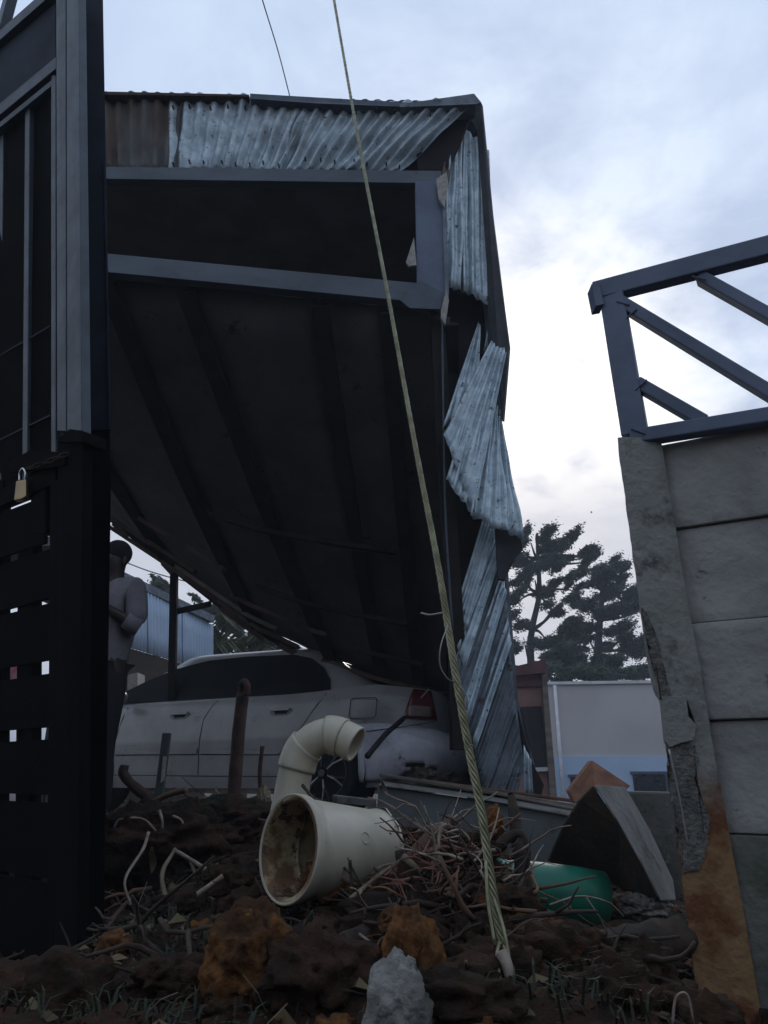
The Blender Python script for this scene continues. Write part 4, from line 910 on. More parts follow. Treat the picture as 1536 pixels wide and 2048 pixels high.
# ------------------------------------------------------------------ fallen panels, planks, rubble on the right
fp = empty('fallen_panel', P(900, 1650, 2.9), 'long grey green folded sheet panel lying under the car bumper', 'panel')
slab('face', [P(757, 1572, 3.0), P(960, 1600, 2.9), P(1152, 1634, 2.8), P(1130, 1770, 2.75), P(950, 1712, 2.85), P(752, 1656, 2.95)], 0.02, 'panel_green', fp, bevel=0.004)
slab('folded_lip', [P(765, 1560, 3.05), P(960, 1586, 2.95), P(1152, 1616, 2.85), P(1152, 1632, 2.78), P(960, 1598, 2.88), P(757, 1570, 2.98)], 0.02, 'slab_grey', fp, bevel=0.003)
for i, (a, b, h, m) in enumerate([((768, 1551, 3.1), (1150, 1612, 2.9), 0.014, 'wood_grey'), ((850, 1562, 3.06), (1150, 1602, 2.92), 0.012, 'wood'), ((905, 1571, 3.0), (1148, 1618, 2.86), 0.010, 'wood_grey')]):
    o = beam('plank', P(*a), P(*b), 0.14 - 0.03 * i, h, m, None, side=(0, 1, 0)); tag(o, ['lowest long grey plank lying on the folded sheet panel', 'brown plank lying along the top of the folded sheet panel', 'short grey plank nearest the cable on the sheet panel'][i], 'plank', 'planks on the fallen sheet panel')
o = slab('broken_board', [P(664, 1590, 3.0), P(752, 1600, 3.0), P(752, 1614, 3.0), P(664, 1606, 3.0)], 0.1, 'slab_grey', None, bevel=0.003); tag(o, 'small grey board edge lying below the rear wheel', 'board')
# tent shaped folded slab
ts = empty('folded_slab', P(1220, 1800, 2.2), 'grey cement gutter slab propped up like a tent beside the column', 'slab')
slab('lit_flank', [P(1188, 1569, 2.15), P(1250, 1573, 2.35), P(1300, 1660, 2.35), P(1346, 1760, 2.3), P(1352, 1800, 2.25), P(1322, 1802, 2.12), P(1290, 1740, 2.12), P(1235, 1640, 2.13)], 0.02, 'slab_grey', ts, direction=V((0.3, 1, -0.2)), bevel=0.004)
slab('shaded_flank', [P(1187, 1571, 2.16), P(1234, 1642, 2.15), P(1290, 1742, 2.14), P(1318, 1800, 2.14), P(1240, 1772, 2.3), P(1180, 1760, 2.4), P(1096, 1722, 2.45), P(1128, 1650, 2.3), P(1160, 1600, 2.2)], 0.02, 'mud_shade_dark', ts, bevel=0.004)  # shadow on this flank is put into its dark brown colour
o = slab('brick_tile', [P(1138, 1582, 2.5), P(1184, 1520, 2.5), P(1262, 1572, 2.42), P(1240, 1590, 2.4), P(1190, 1580, 2.4), P(1150, 1606, 2.45)], 0.05, 'terracotta', None, bevel=0.004); tag(o, 'broken terracotta roof tile poking up behind the tent shaped slab', 'tile')
slb = slab('wall_slab', [P(1236, 1582, 2.6), P(1346, 1584, 2.5), P(1372, 1720, 2.5), P(1360, 1800, 2.5), P(1300, 1800, 2.55), P(1240, 1640, 2.6)], 0.06, 'slab_grey', None, bevel=0.005); tag(slb, 'flat grey slab leaning between the tent shaped slab and the column', 'slab')
# green bucket
bk = empty('green_bucket', P(1100, 1790, 2.4), 'green plastic drum lying half buried under the tent shaped slab', 'drum')
bd = P(1180, 1796, 2.22) - P(990, 1768, 2.2); 
lathe('drum_body', P(990, 1768, 2.2), bd, [(0, 0.060), (-0.004, 0.064), (0.01, 0.067), (0.02, 0.064), (0.12, 0.071), (0.22, 0.074), (0.30, 0.071), (0.30, 0.0005)], 'green', bk, 40)
lathe('drum_inside', P(990, 1768, 2.2), bd, [(0, 0.060), (0.2, 0.064), (0.28, 0.0005)], 'green', bk, 40)
for q, l in (((795, 1690, 2.5), 'cyan plastic scrap showing beside the end of the large fitting'), ((893, 1700, 2.5), 'cyan plastic scrap showing between the pale roots')):
    x, y, d = q; o = slab('plastic_scrap', [P(x - 14, y - 14, d), P(x + 12, y - 12, d), P(x + 16, y + 12, d), P(x - 8, y + 16, d)], 0.01, 'cyan', None); tag(o, l, 'plastic scrap', 'cyan plastic scraps')

# ------------------------------------------------------------------ stakes, rods
def stick(name, pts, r, m, label, cat, group=None, seg=9, rough=0.25, n=6, parent=None):
    r0, r1 = r if isinstance(r, tuple) else (r, r); q = []
    dmin = 0
    for p in pts:
        d = p[2]
        while d > 1.0 and P(p[0], p[1], d).z < gz(*P(p[0], p[1], d).xy) + min(r0, r1): d -= .02
        dmin = max(dmin, p[2] - d)
    if name in ('stalk', 'root', 'twig'):
        k_ = (pts[0][2] - min(dmin, .8)) / pts[0][2]; r0 *= k_ * .85; r1 *= k_ * .85; pts = [(p[0], p[1], p[2] - min(dmin, .8)) for p in pts]
    path = spline([P(*p) for p in pts], n)
    o = tube(name, path, (r0, r1), m, parent, seg, rough, smooth=True)
    if parent is None: tag(o, label, cat, group)
    return o
st = empty('iron_stake', P(462, 1640, 3.0), 'thick rusty iron stake with a bent over tip standing in front of the car door', 'stake')
tube('shaft', spline([P(462, 1680, 3.0), P(470, 1560, 3.0), P(478, 1460, 3.0), P(486, 1385, 3.0)], 5), (0.028, 0.024), 'rusty', st, 10, 0.12)
tube('bent_tip', spline([P(486, 1392, 3.0), P(484, 1372, 3.0), P(489, 1364, 2.98), P(495, 1372, 2.96), P(494, 1392, 2.96)], 5), (0.018, 0.012), 'rusty', st, 10, 0.12)
o = beam('painted_stake', P(312, 1640, 2.9), P(334, 1466, 2.9), 0.02, 0.032, 'panel_green', None, side=(0, 1, 0)); tag(o, 'thin flat green grey stake with flaked white paint', 'stake')
fl = slab('paint_flake', [P(326, 1512, 2.886), P(333, 1514, 2.886), P(328, 1560, 2.886), P(321, 1566, 2.886), P(324, 1540, 2.886)], 0.004, 'pale_wood', o)
stick('bent_branch', [(250, 1530, 2.9), (247, 1548, 2.9), (262, 1568, 2.9), (290, 1590, 2.9), (318, 1612, 2.9)], (0.016, 0.022), 'rusty', 'dark curved branch hooked towards the gate post', 'branch')
stick('thin_rod', [(521, 1598, 3.2), (520, 1540, 3.2), (525, 1492, 3.2)], 0.009, 'rusty', 'short thin rusty rod left of the elbow pipe', 'rod')
stick('black_rod', [(735, 1512, 3.6), (772, 1468, 3.9), (808, 1436, 4.2)], 0.014, 'black', 'straight black rod leaning up to the tail lamp', 'rod')
stick('lamp_wire', [(842, 1396, 5.7), (858, 1378, 5.7)], 0.006, 'wire', 'pale wire end sticking out by the tail lamp', 'wire')

# ------------------------------------------------------------------ wire rope
rope = empty('wire_rope', P(1012, 1930, 1.3), 'twisted steel wire rope stretched taut from the rubble up over the camera', 'cable')
cp = [(1006, 1890, 1.32), (985, 1780, 1.345), (962, 1620, 1.37), (938, 1500, 1.39), (908, 1330, 1.42), (876, 1130, 1.46), (832, 900, 1.53), (772, 570, 1.64), (715, 270, 1.78), (668, 0, 1.95), (655, -80, 2.0)]
cpath = spline([P(*q) for q in cp], 40)
def rr_at(t): return 0.0078 - 0.0022 * sm(0.3, 0.75, t)
for s_ in range(6):
    bm = bmesh.new(); L = 0; hp = []
    for i, p in enumerate(cpath):
        if i: L += (p - cpath[i - 1]).length
        t = i / (len(cpath) - 1); tan_ = (cpath[min(i + 1, len(cpath) - 1)] - cpath[max(i - 1, 0)]).normalized()
        s1 = tan_.cross(V((0, 1, 0))).normalized(); s2 = tan_.cross(s1)
        a = 2 * pi * s_ / 6 - L * 2 * pi / 0.085; r_ = rr_at(t) * 0.62
        hp.append(p + s1 * cos(a) * r_ + s2 * sin(a) * r_)
    tube_bm(bm, hp, lambda t: rr_at(t) * 0.42, 6); obj('strand', bm, 'cable', rope, True)
for q, r_ in (([(842, 1226, 1.43), (860, 1230, 1.42), (884, 1226, 1.42)], 0.0022), ([(896, 1250, 1.42), (882, 1290, 1.40), (880, 1330, 1.4), (896, 1358, 1.4), (914, 1366, 1.41), (932, 1390, 1.4), (934, 1420, 1.4)], 0.0014),
              ([(930, 1500, 1.37), (944, 1490, 1.36), (952, 1506, 1.37), (948, 1524, 1.38)], 0.001)):
    tube('tie_wire', spline([P(*p) for p in q], 6), r_, 'wire', rope, 6)
for q in ([(1004, 1885, 1.32), (1018, 1920, 1.3), (1036, 1990, 1.28), (1052, 2060, 1.26)], [(1000, 1880, 1.32), (994, 1916, 1.3), (1000, 1960, 1.28)], [(982, 1780, 1.345), (1008, 1860, 1.31), (1020, 1930, 1.29)], [(972, 1720, 1.35), (976, 1800, 1.33), (990, 1890, 1.31)]):
    tube('frayed_strand', spline([P(*p) for p in q], 6), 0.0032, 'cable', rope, 6, 0.1)
tube('clamp', spline([P(1004, 1905, 1.3), P(1014, 1930, 1.29), P(1020, 1955, 1.285)]), (0.011, 0.008), 'root', rope, 8, 0.2)

# overhead wires
def wire(name, pts, r_, label):
    o = tube(name, spline([P(*p) for p in pts], 8), r_, 'power', None, 5); tag(o, label, 'wire'); return o
wire('power_wire', [(500, -90, 5.0), (525, 0, 5.5), (557, 105, 6.2), (584, 210, 7.0)], 0.007, 'thin black overhead wire running down behind the shed eave')
wire('power_wire', [(60, 1040, 20), (240, 1120, 22), (345, 1156, 24), (520, 1196, 26)], 0.02, 'thin black wire crossing the sky beside the person')

# ------------------------------------------------------------------ rubble and debris near the camera
lumps = [('clay_clod', (795, 1846, 1.5), .034, .04, .026, 'clod', 1, 'small crumbly orange clay clod just below the pale roots', 'clod'),
         ('clay_block', (500, 1925, 1.32), .070, .07, .085, 'clod', 2, 'largest orange clay block below the drain fitting', 'clod'),
         ('clay_block', (455, 2030, 1.38), .06, .07, .06, 'clod', 3, 'dark orange clay block at the bottom edge left of the pale rock', 'clod'),
         ('clay_block', (822, 1935, 1.32), .045, .06, .085, 'clod', 4, 'orange clay block right behind the pale rock', 'clod'),
         ('pale_rock', (802, 2062, 1.15), .05, .05, .085, 'rock', 55, 'pale grey pointed rock at the bottom centre', 'rock'),
         ('clay_clod', (945, 1722, 1.9), .05, .05, .03, 'straw', 6, 'yellowish clod of matted fibre left of the cable', 'clod'),
         ('clay_clod', (990, 1650, 2.0), .022, .03, .045, 'clod', 7, 'upright orange lump right of the cable', 'clod'),
         ('stone', (1290, 1815, 2.2), .06, .05, .03, 'rock', 8, 'dull stone under the foot of the tent shaped slab', 'stone'),
         ('earth_lump', (1120, 1950, 2.0), .26, .16, .11, 'soil', 9, 'broad dark earth lump under the green drum', 'earth lump'),
         ('earth_lump', (1000, 1870, 1.9), .10, .12, .09, 'soil', 10, 'dark earth lump behind the lower cable end', 'earth lump'),
         ('earth_lump', (620, 1960, 1.6), .15, .12, .07, 'soil', 11, 'dark earth lump right of the largest clay block', 'earth lump'),
         ('earth_lump', (860, 1850, 1.8), .18, .15, .10, 'soil', 12, 'dark earth lump below the shredded bark', 'earth lump'),
         ('pale_stump', (527, 1600, 3.0), .025, .03, .05, 'straw', 13, 'small mossy stone beside the foot of the elbow pipe', 'stone'),
         ('earth_lump', (300, 1700, 2.6), .22, .15, .13, 'soil', 14, 'dark earth mound left of the crossed stalks', 'earth lump'),
         ('earth_lump', (420, 1660, 2.8), .30, .18, .10, 'soil', 15, 'dark earth mound at the foot of the iron stake', 'earth lump'),
         ('pebble', (302, 1636, 2.6), .012, .012, .011, 'rock', 16, 'small white pebble under the painted stake', 'pebble'),
         ('clay_clod', (1090, 2050, 1.3), .05, .04, .02, 'clod', 17, 'flat orange clod at the bottom edge right of the cable', 'clod'),
         ('clay_clod', (1085, 1985, 1.4), .014, .02, .06, 'terracotta', 18, 'narrow upright orange chip right of the cable end', 'clod')]
for nm, c, rx, ry, rz, m, sd, lab, cat in lumps:
    o = lump(nm, P(*c), rx, ry, rz, m, None, sd, 0.24 if 'clod' in nm or 'clay' in nm else (0.22 if 'rock' in nm else 0.4), 5, 1.6 if 'rock' in nm else 2.4); tag(o, lab, cat)
bits = [('stalk', [(298, 1848, 2.1), (350, 1815, 2.12), (400, 1785, 2.14), (446, 1752, 2.16)], (.009, .008), 'root', 'long pale stalk with joints lying at the bottom of the crossed stalks', 'stalk'),
        ('stalk', [(352, 1702, 2.35), (385, 1722, 2.3), (436, 1754, 2.18)], (.006, .008), 'root', 'pale stalk meeting the long stalk at its right end', 'stalk'),
        ('stalk', [(350, 1698, 2.35), (325, 1745, 2.25), (330, 1790, 2.15), (345, 1830, 2.1)], (.006, .009), 'straw', 'kinked dull stalk crossing the long stalk on the left', 'stalk'),
        ('stalk', [(382, 1725, 2.3), (390, 1750, 2.28)], (.006, .004), 'straw', 'short side stub on the upper pale stalk', 'stalk'),
        ('stalk', [(228, 1640, 2.9), (280, 1618, 2.85), (335, 1590, 2.8), (372, 1580, 2.75)], (.014, .012), 'wood', 'reddish stick lying across the foot of the painted stake', 'stick'),
        ('stalk', [(376, 1862, 1.9), (380, 1930, 1.8), (376, 1990, 1.75)], (.007, .005), 'twig', 'upright grey stalk in the grass at lower left', 'stalk'),
        ('branch', [(275, 1868, 1.95), (340, 1876, 1.9), (440, 1885, 1.75), (550, 1902, 1.55)], (.014, .010), 'wood', 'dark reddish branch lying over the largest clay block', 'branch'),
        ('branch', [(770, 1790, 1.9), (840, 1700, 1.9), (905, 1640, 1.95)], (.022, .018), 'wood', 'thick dark branch rising right from the shredded bark', 'branch'),
        ('branch', [(1050, 1800, 1.95), (1040, 1700, 1.95), (1024, 1600, 2.0), (1022, 1590, 2.0)], (.024, .006), 'twig', 'dark pointed stake standing right of the cable', 'branch'),
        ('branch', [(985, 1705, 1.95), (1010, 1680, 1.95), (1040, 1668, 1.95), (1052, 1700, 1.95), (1048, 1740, 1.95)], (.012, .012), 'twig', 'dark hooked root looping beside the pointed stake', 'root'),
        ('branch', [(800, 1880, 1.8), (812, 1760, 1.85), (800, 1700, 1.85)], (.03, .012), 'twig', 'dark upright stump right of the drain fitting', 'stump'),
        ('root', [(875, 1660, 1.85), (885, 1648, 1.85), (872, 1700, 1.84), (860, 1745, 1.83), (850, 1780, 1.82)], (.005, .004), 'root', 'leftmost long pale root curling down from the branch', 'root'),
        ('root', [(892, 1648, 1.85), (880, 1660, 1.84), (878, 1710, 1.83), (884, 1745, 1.82), (878, 1775, 1.82)], (.004, .003), 'root', 'second pale root hanging in a loop from the branch', 'root'),
        ('root', [(855, 1760, 1.84), (885, 1730, 1.83), (922, 1708, 1.82)], (.005, .004), 'root', 'pale forked root pointing right towards the cable', 'root'),
        ('root', [(805, 1712, 1.84), (830, 1735, 1.83), (860, 1768, 1.82), (880, 1790, 1.8)], (.010, .007), 'straw', 'brown split root running down right below the bark', 'root'),
        ('root', [(722, 1780, 1.75), (716, 1830, 1.7), (712, 1860, 1.65), (735, 1880, 1.6), (755, 1898, 1.55)], (.0035, .003), 'root', 'thin white root hanging down below the fitting', 'root'),
        ('root', [(228, 1655, 2.5), (238, 1640, 2.5), (262, 1636, 2.5), (290, 1640, 2.5), (312, 1662, 2.5)], (.005, .004), 'root', 'pale root arching left of the white pebble', 'root'),
        ('root', [(318, 1620, 2.5), (325, 1650, 2.5), (315, 1690, 2.5), (308, 1700, 2.5)], (.006, .003), 'root', 'pale root hanging straight down by the painted stake', 'root'),
        ('root', [(345, 1632, 2.5), (362, 1640, 2.5), (370, 1658, 2.5)], (.005, .004), 'root', 'short pale root right of the painted stake', 'root'),
        ('root', [(960, 1740, 1.5), (985, 1790, 1.5), (1000, 1830, 1.5)], (.003, .002), 'root', 'thin pale root crossing behind the lower cable', 'root'),
        ('root', [(1345, 2048, 1.5), (1352, 1995, 1.5), (1375, 1990, 1.5), (1388, 2048, 1.5)], (.003, .002), 'root', 'thin pale loop of root at the foot of the column', 'root'),
        ('root', [(1360, 1870, 2.0), (1358, 1920, 2.0)], (.008, .006), 'pale_wood', 'pale splinter standing left of the column foot', 'splinter'),
        ('twig', [(700, 1720, 1.78), (703, 1760, 1.78), (702, 1790, 1.78)], (.005, .005), 'twig', 'short dark twig standing against the barrel of the fitting', 'twig'),
        ('twig', [(780, 1665, 1.95), (768, 1700, 1.95), (752, 1740, 1.95)], (.006, .004), 'twig', 'dark twig leaning on the socket end of the fitting', 'twig'),
        ('twig', [(605, 1570, 2.05), (625, 1595, 2.02), (640, 1602, 2.0)], (.005, .005), 'twig', 'dark twig stub behind the rim of the fitting', 'twig'),
        ('twig', [(700, 1800, 1.75), (760, 1750, 1.8), (810, 1715, 1.85)], (.007, .004), 'straw', 'straw coloured twig under the socket end', 'twig'),
        ('twig', [(1060, 1740, 1.9), (1068, 1755, 1.9), (1072, 1790, 1.9), (1074, 1830, 1.9)], (.003, .003), 'straw', 'thin bent stem in front of the green drum', 'stem'),
        ('twig', [(430, 1580, 3.0), (447, 1600, 3.0)], (.006, .004), 'root', 'short pale stick left of the iron stake', 'stick'),
        ('twig', [(262, 1812, 2.2), (250, 1760, 2.25), (285, 1700, 2.35), (297, 1665, 2.4)], (.004, .006), 'root', 'pale splintered root hanging left of the crossed stalks', 'root')]
for nm, pts, r_, m, lab, cat in bits: stick(nm, pts, r_, m, lab, cat)
for q_, r_, m_, l_ in (([(1060, 1925, 1.65), (1150, 1915, 1.75), (1260, 1895, 1.85), (1370, 1875, 1.9)], (.045, .04), 'mud_shade_dark', 'thickest dark log lying from the cable end towards the column foot'),
                  ([(1020, 1960, 1.55), (1120, 1950, 1.6), (1300, 1965, 1.65)], (.030, .022), 'mud_shade_dark', 'thinner dark log in front of the thickest log'),
                  ([(600, 1960, 1.5), (680, 1900, 1.6), (760, 1850, 1.7)], (.026, .020), 'twig', 'dark log slanting up between the two large clay blocks')):
    o = tube('log', spline([P(*p) for p in q_], 10), r_, m_, None, 14, 0.35); tag(o, l_, 'log')
# leaves with a shape of their own
def leafshape(name, c, L, wd, rot, m, label):
    bm = bmesh.new(); n = 8; c = P(*c); a = V((sin(rot), 0.15, cos(rot))).normalized(); s = a.cross(V((0, 1, 0))).normalized()
    l, r_ = [], []
    for i in range(n + 1):
        t = i / n; w_ = wd * sin(pi * t) ** 0.8 / 2 + 0.0005; p = c + a * L * (t - .5) + V((0, 0.012 * sin(t * 5), 0))
        l.append(bm.verts.new(p - s * w_ + V((0, -.004, 0)))); r_.append(bm.verts.new(p + s * w_ + V((0, -.004, 0))))
    mid = [bm.verts.new(c + a * L * (i / n - .5) + V((0, 0.012 * sin(i / n * 5) + .004, 0))) for i in range(n + 1)]
    for i in range(n):
        bm.faces.new([l[i], mid[i], mid[i + 1], l[i + 1]]); bm.faces.new([mid[i], r_[i], r_[i + 1], mid[i + 1]])
    o = obj(name, bm, m, None, True); solid(o, 0.0008); tag(o, label, 'leaf'); return o
leafshape('leaf', (615, 1870, 1.6), .09, .022, .2, 'leaf_green', 'dull green pointed leaf hanging right of the largest clay block')
leafshape('leaf', (592, 1915, 1.55), .07, .012, .25, 'leaf_dry', 'narrow dry leaf hanging below the green pointed leaf')
leafshape('leaf', (1090, 1832, 1.9), .03, .03, .5, 'leaf_green', 'small green leaf under the green drum')
leafshape('leaf', (768, 1575, 2.4), .06, .01, -.4, 'root', 'pale strip of peeled bark in front of the panel corner')
leafshape('leaf', (305, 1720, 2.3), .07, .02, -.1, 'leaf_dry', 'pale dry leaf in the dark earth left of the crossed stalks')
leafshape('leaf', (960, 1878, 1.55), .05, .014, 1.4, 'leaf_dry', 'dry brown leaf lying left of the lower cable')

# litter nobody could count: chips, fibres, blades
def litter(name, m, n, region, size, kindshape, seed, label, cat):
    rnd = random.Random(seed); vs, fs = [], []
    for _ in range(n):
        x, y = region(rnd); z_ = gz(x, y); a = rnd.uniform(0, 2 * pi); L = rnd.uniform(*size); b = len(vs)
        if kindshape == 'blade':
            d = V((cos(a) * .5, sin(a) * .5, rnd.uniform(.5, 1.3))).normalized(); s = V((-sin(a), cos(a), 0)) * .0022; p = V((x, y, z_ - .005))
            q = p + d * L * .6; r_ = q + (d + V((cos(a), sin(a), -1.0)) * .7).normalized() * L * .5
            vs += [p - s, p + s, q + s * .8, q - s * .8, r_]; fs += [(b, b + 1, b + 2, b + 3), (b + 3, b + 2, b + 4)]
        elif kindshape == 'fibre':
            d = V((cos(a), sin(a), rnd.uniform(-.2, .9))).normalized(); s = d.cross(V((0, 0, 1))).normalized() * L * .010; u = V((0, 0, .014 * L)); p = V((x, y, z_ + .002))
            q = p + d * L * .5 + V((0, 0, rnd.uniform(-.1, .2) * L)); r_ = q + (d + V((rnd.uniform(-.7, .7), rnd.uniform(-.7, .7), rnd.uniform(-.7, .3)))).normalized() * L * .5
            for w_ in (p, q, r_): vs += [w_ - s, w_ + s, w_ + u * 1.5]
            for j in (0, 3):
                for k in range(3): fs.append((b + j + k, b + j + (k + 1) % 3, b + j + 3 + (k + 1) % 3, b + j + 3 + k))
        else:
            c = V((x, y, z_ + L * .2)); o_ = [V((rnd.uniform(-1, 1), rnd.uniform(-1, 1), rnd.uniform(-.6, .8))) * L for _ in range(3)]
            pts = [c + V((L, 0, 0)), c - V((L, 0, 0)), c + V((0, L * .8, 0)), c - V((0, L * .8, 0)), c + V((0, 0, L * .7)), c - V((0, 0, L * .5))]
            vs += [p + V((rnd.uniform(-.4, .4), rnd.uniform(-.4, .4), rnd.uniform(-.4, .4))) * L for p in pts]
            for t in ((0, 2, 4), (2, 1, 4), (1, 3, 4), (3, 0, 4), (2, 0, 5), (1, 2, 5), (3, 1, 5), (0, 3, 5)): fs.append(tuple(b + k for k in t))
    o = link(name, mesh(name, vs, fs), m, None, False); tag(o, label, cat, kind='stuff'); return o
litter('grass', 'grass', 2600, lambda r: ((r.gauss(-.42, .25), r.uniform(1.1, 2.5))), (.015, .06), 'blade', 1, 'dark short grass growing over the earth at lower left', 'grass')
litter('grass_right', 'grass', 260, lambda r: ((r.gauss(.3, .08), r.uniform(1.15, 1.6))), (.03, .08), 'blade', 2, 'dark green grass blades round the frayed end of the cable', 'grass')
litter('soil_crumbs', 'soil', 16000, lambda r: ((r.uniform(-1.2, 1.2), r.uniform(1.0, 4.0))), (.002, .0075), 'chip', 3, 'loose dark soil crumbs scattered over the mound', 'soil')
litter('clay_crumbs', 'clod', 1600, lambda r: ((r.gauss(-.1, .4), r.uniform(1.1, 3.4))), (.0015, .006), 'chip', 4, 'loose orange clay crumbs on the dark earth', 'soil')
litter('leaf_litter', 'leaf_dry', 260, lambda r: ((r.uniform(-.8, .8), r.uniform(1.1, 2.8))), (.008, .02), 'chip', 9, 'dry brown leaf scraps lying in the rubble', 'leaf litter')
litter('dead_roots', 'twig', 520, lambda r: ((r.gauss(.05, .5), r.uniform(1.2, 3.6))), (.03, .11), 'fibre', 5, 'dark dead rootlets tangled over the mound', 'roots')
litter('pale_fibres', 'straw', 130, lambda r: ((r.gauss(.08, .4), r.gauss(1.9, .5))), (.02, .08), 'fibre', 6, 'straw coloured fibres scattered through the rubble', 'plant litter')
litter('bark_shreds', 'bark_red', 420, lambda r: ((r.gauss(.12, .07), r.gauss(1.85, .12))), (.03, .09), 'fibre', 7, 'red shredded bark under the pale roots', 'bark')
litter('far_root_mat', 'root', 60, lambda r: ((r.gauss(-.75, .14), r.gauss(2.7, .25))), (.03, .10), 'fibre', 8, 'fine pale rootlets near the foot of the painted stake', 'roots')

def tangle(name, m, n, region, length, rad_, seed, label, cat, lift=(0.0, .05), rise=.35):
    rnd = random.Random(seed); bm = bmesh.new()
    for _ in range(n):
        x, y = region(rnd); L = rnd.uniform(*length); a = rnd.uniform(0, 2 * pi); d = V((cos(a), sin(a), rnd.uniform(-.25, rise))).normalized()
        p = V((x, y, gz(x, y) + rnd.uniform(*lift))); pts = [p]; r0 = rnd.uniform(*rad_)
        for k in range(6):
            d = (d + V((rnd.gauss(0, .22), rnd.gauss(0, .22), rnd.gauss(0, .2)))).normalized(); p = p + d * L / 6; p.z = max(p.z, gz(p.x, p.y) - .004); pts.append(p.copy())
        tube_bm(bm, pts, (r0, r0 * .45), 5, True)
        if rnd.random() < .45:                                          # a fork
            b = pts[3]; d2 = (d + V((rnd.gauss(0, .8), rnd.gauss(0, .8), rnd.gauss(0, .5)))).normalized(); tube_bm(bm, [b, b + d2 * L * .2, b + d2 * L * .36 + V((0, 0, rnd.uniform(-.02, .02)))], (r0 * .6, r0 * .25), 5, True)
    o = obj(name, bm, m, None, True); tag(o, label, cat, kind='stuff'); return o
pile = lambda r: (r.gauss(.17, .10), r.gauss(1.72, .14))
tangle('dark_branch_tangle', 'twig', 85, pile, (.06, .22), (.002, .007), 21, 'dark broken branches heaped round the lower end of the cable', 'branches', (0, .05), .5)
tangle('brown_branch_tangle', 'wood', 40, pile, (.05, .18), (.002, .007), 22, 'reddish brown broken branches heaped in the rubble', 'branches', (.01, .06), .4)
tangle('pale_root_tangle', 'root', 26, lambda r: (r.gauss(.17, .08), r.gauss(1.8, .1)), (.08, .22), (.0018, .0038), 23, 'pale stringy roots tangled under the large roots', 'roots', (.03, .10), .7)
tangle('left_twig_tangle', 'twig', 70, lambda r: (r.gauss(-.55, .3), r.uniform(1.4, 3.3)), (.08, .30), (.002, .007), 24, 'dark twigs strewn over the earth mound at left', 'twigs', (0, .04), .3)
tangle('left_brown_tangle', 'wood', 34, lambda r: (r.gauss(-.6, .3), r.uniform(1.7, 3.3)), (.10, .30), (.003, .008), 25, 'reddish sticks strewn over the earth mound at left', 'twigs', (0, .04), .3)
tangle('right_twig_tangle', 'twig', 34, lambda r: (r.uniform(.3, .95), r.uniform(1.2, 2.0)), (.08, .28), (.002, .007), 26, 'dark twigs over the hollow between cable and column', 'twigs', (0, .05), .3)
# larger clods that make the heap uneven
def rubble(name, m, n, region, size, seed, label):
    rnd = random.Random(seed); bm = bmesh.new()
    for _ in range(n):
        x, y = region(rnd); R_ = rnd.uniform(*size); c = V((x, y, gz(x, y) + R_ * .25)); b = bmesh.new(); bmesh.ops.create_icosphere(b, subdivisions=4 if R_ > .03 else 3, radius=1)
        k0 = rnd.random() * 50; e = V((rnd.uniform(.7, 1.3), rnd.uniform(.7, 1.3), rnd.uniform(.45, .9)))
        for v in b.verts:
            d = v.co.normalized(); q = 1 + .45 * noise.fractal(d * 1.8 + V((k0, 0, 0)), .8, 2.1, 4) - .14 * abs(noise.noise(d * 5 + V((k0, 3, 0)))) + .06 * noise.noise(d * 12 + V((0, k0, 0))); v.co = V((d.x * e.x, d.y * e.y, d.z * e.z)) * R_ * q + c
        me_ = bpy.data.meshes.new('t'); b.to_mesh(me_); b.free(); bm.from_mesh(me_); bpy.data.meshes.remove(me_)
    o = obj(name, bm, m, None, True); tag(o, label, 'soil', kind='stuff'); return o
rubble('dark_clods', 'soil', 190, lambda r: (r.uniform(-1.0, 1.0), r.uniform(1.15, 3.4)), (.018, .065), 31, 'dark red earth clods heaped over the mound')
rubble('orange_clods', 'clod', 26, lambda r: (r.gauss(0.0, .42), r.uniform(1.15, 2.6)), (.010, .034), 32, 'scattered orange clay clods in the rubble')

rubble('heap_clods', 'soil', 60, lambda r: (r.gauss(.12, .2), r.gauss(1.45, .14)), (.03, .075), 33, 'dark earth clods piled at bottom centre round the clay blocks')
rubble('heap_clay', 'clod', 16, lambda r: (r.gauss(.02, .16), r.gauss(1.4, .12)), (.015, .038), 34, 'orange clay lumps among the dark clods at bottom centre')
rubble('left_clay', 'clod', 9, lambda r: (r.gauss(-.5, .2), r.gauss(2.4, .5)), (.015, .04), 35, 'few orange clay lumps on the left mound')
tangle('bark_tangle', 'bark_red', 46, lambda r: (r.gauss(.13, .06), r.gauss(1.72, .08)), (.05, .14), (.0015, .004), 36, 'red shredded bark strands under the pale roots', 'bark', (.02, .08), .5)

# ------------------------------------------------------------------ background on the right
hs = empty('white_house', (6, 16, -1), 'off white flat roofed house with a pale blue band behind the precast wall', 'house')
def HP(x, y): return P(x, y, 16 - (x - 1100) * 0.002)
zt, zm, zb = HP(1100, 1367).z, HP(1110, 1513).z, -1.05
hx0 = HP(1092, 1450).x; hx1 = hx0 + 7.5
yl = 16.0; yr = 15.1
def hq(x0, x1, z0, z1, off=0.0):
    def yy(x): return yl + (yr - yl) * (x - hx0) / (hx1 - hx0) - off
    return [V((x0, yy(x0), z0)), V((x1, yy(x1), z0)), V((x1, yy(x1), z1)), V((x0, yy(x0), z1))]
slab('wall', hq(hx0, hx1, zb, zt), 4, 'house', hs)
slab('blue_band', hq(hx0 + .12, hx1, zb, zm, 0.03), 0.03, 'house_blue', hs)
slab('roof_cap', hq(hx0 - .03, hx1 + .03, zt - .03, zt + .03, 0.06), 4.1, 'house_cap', hs)
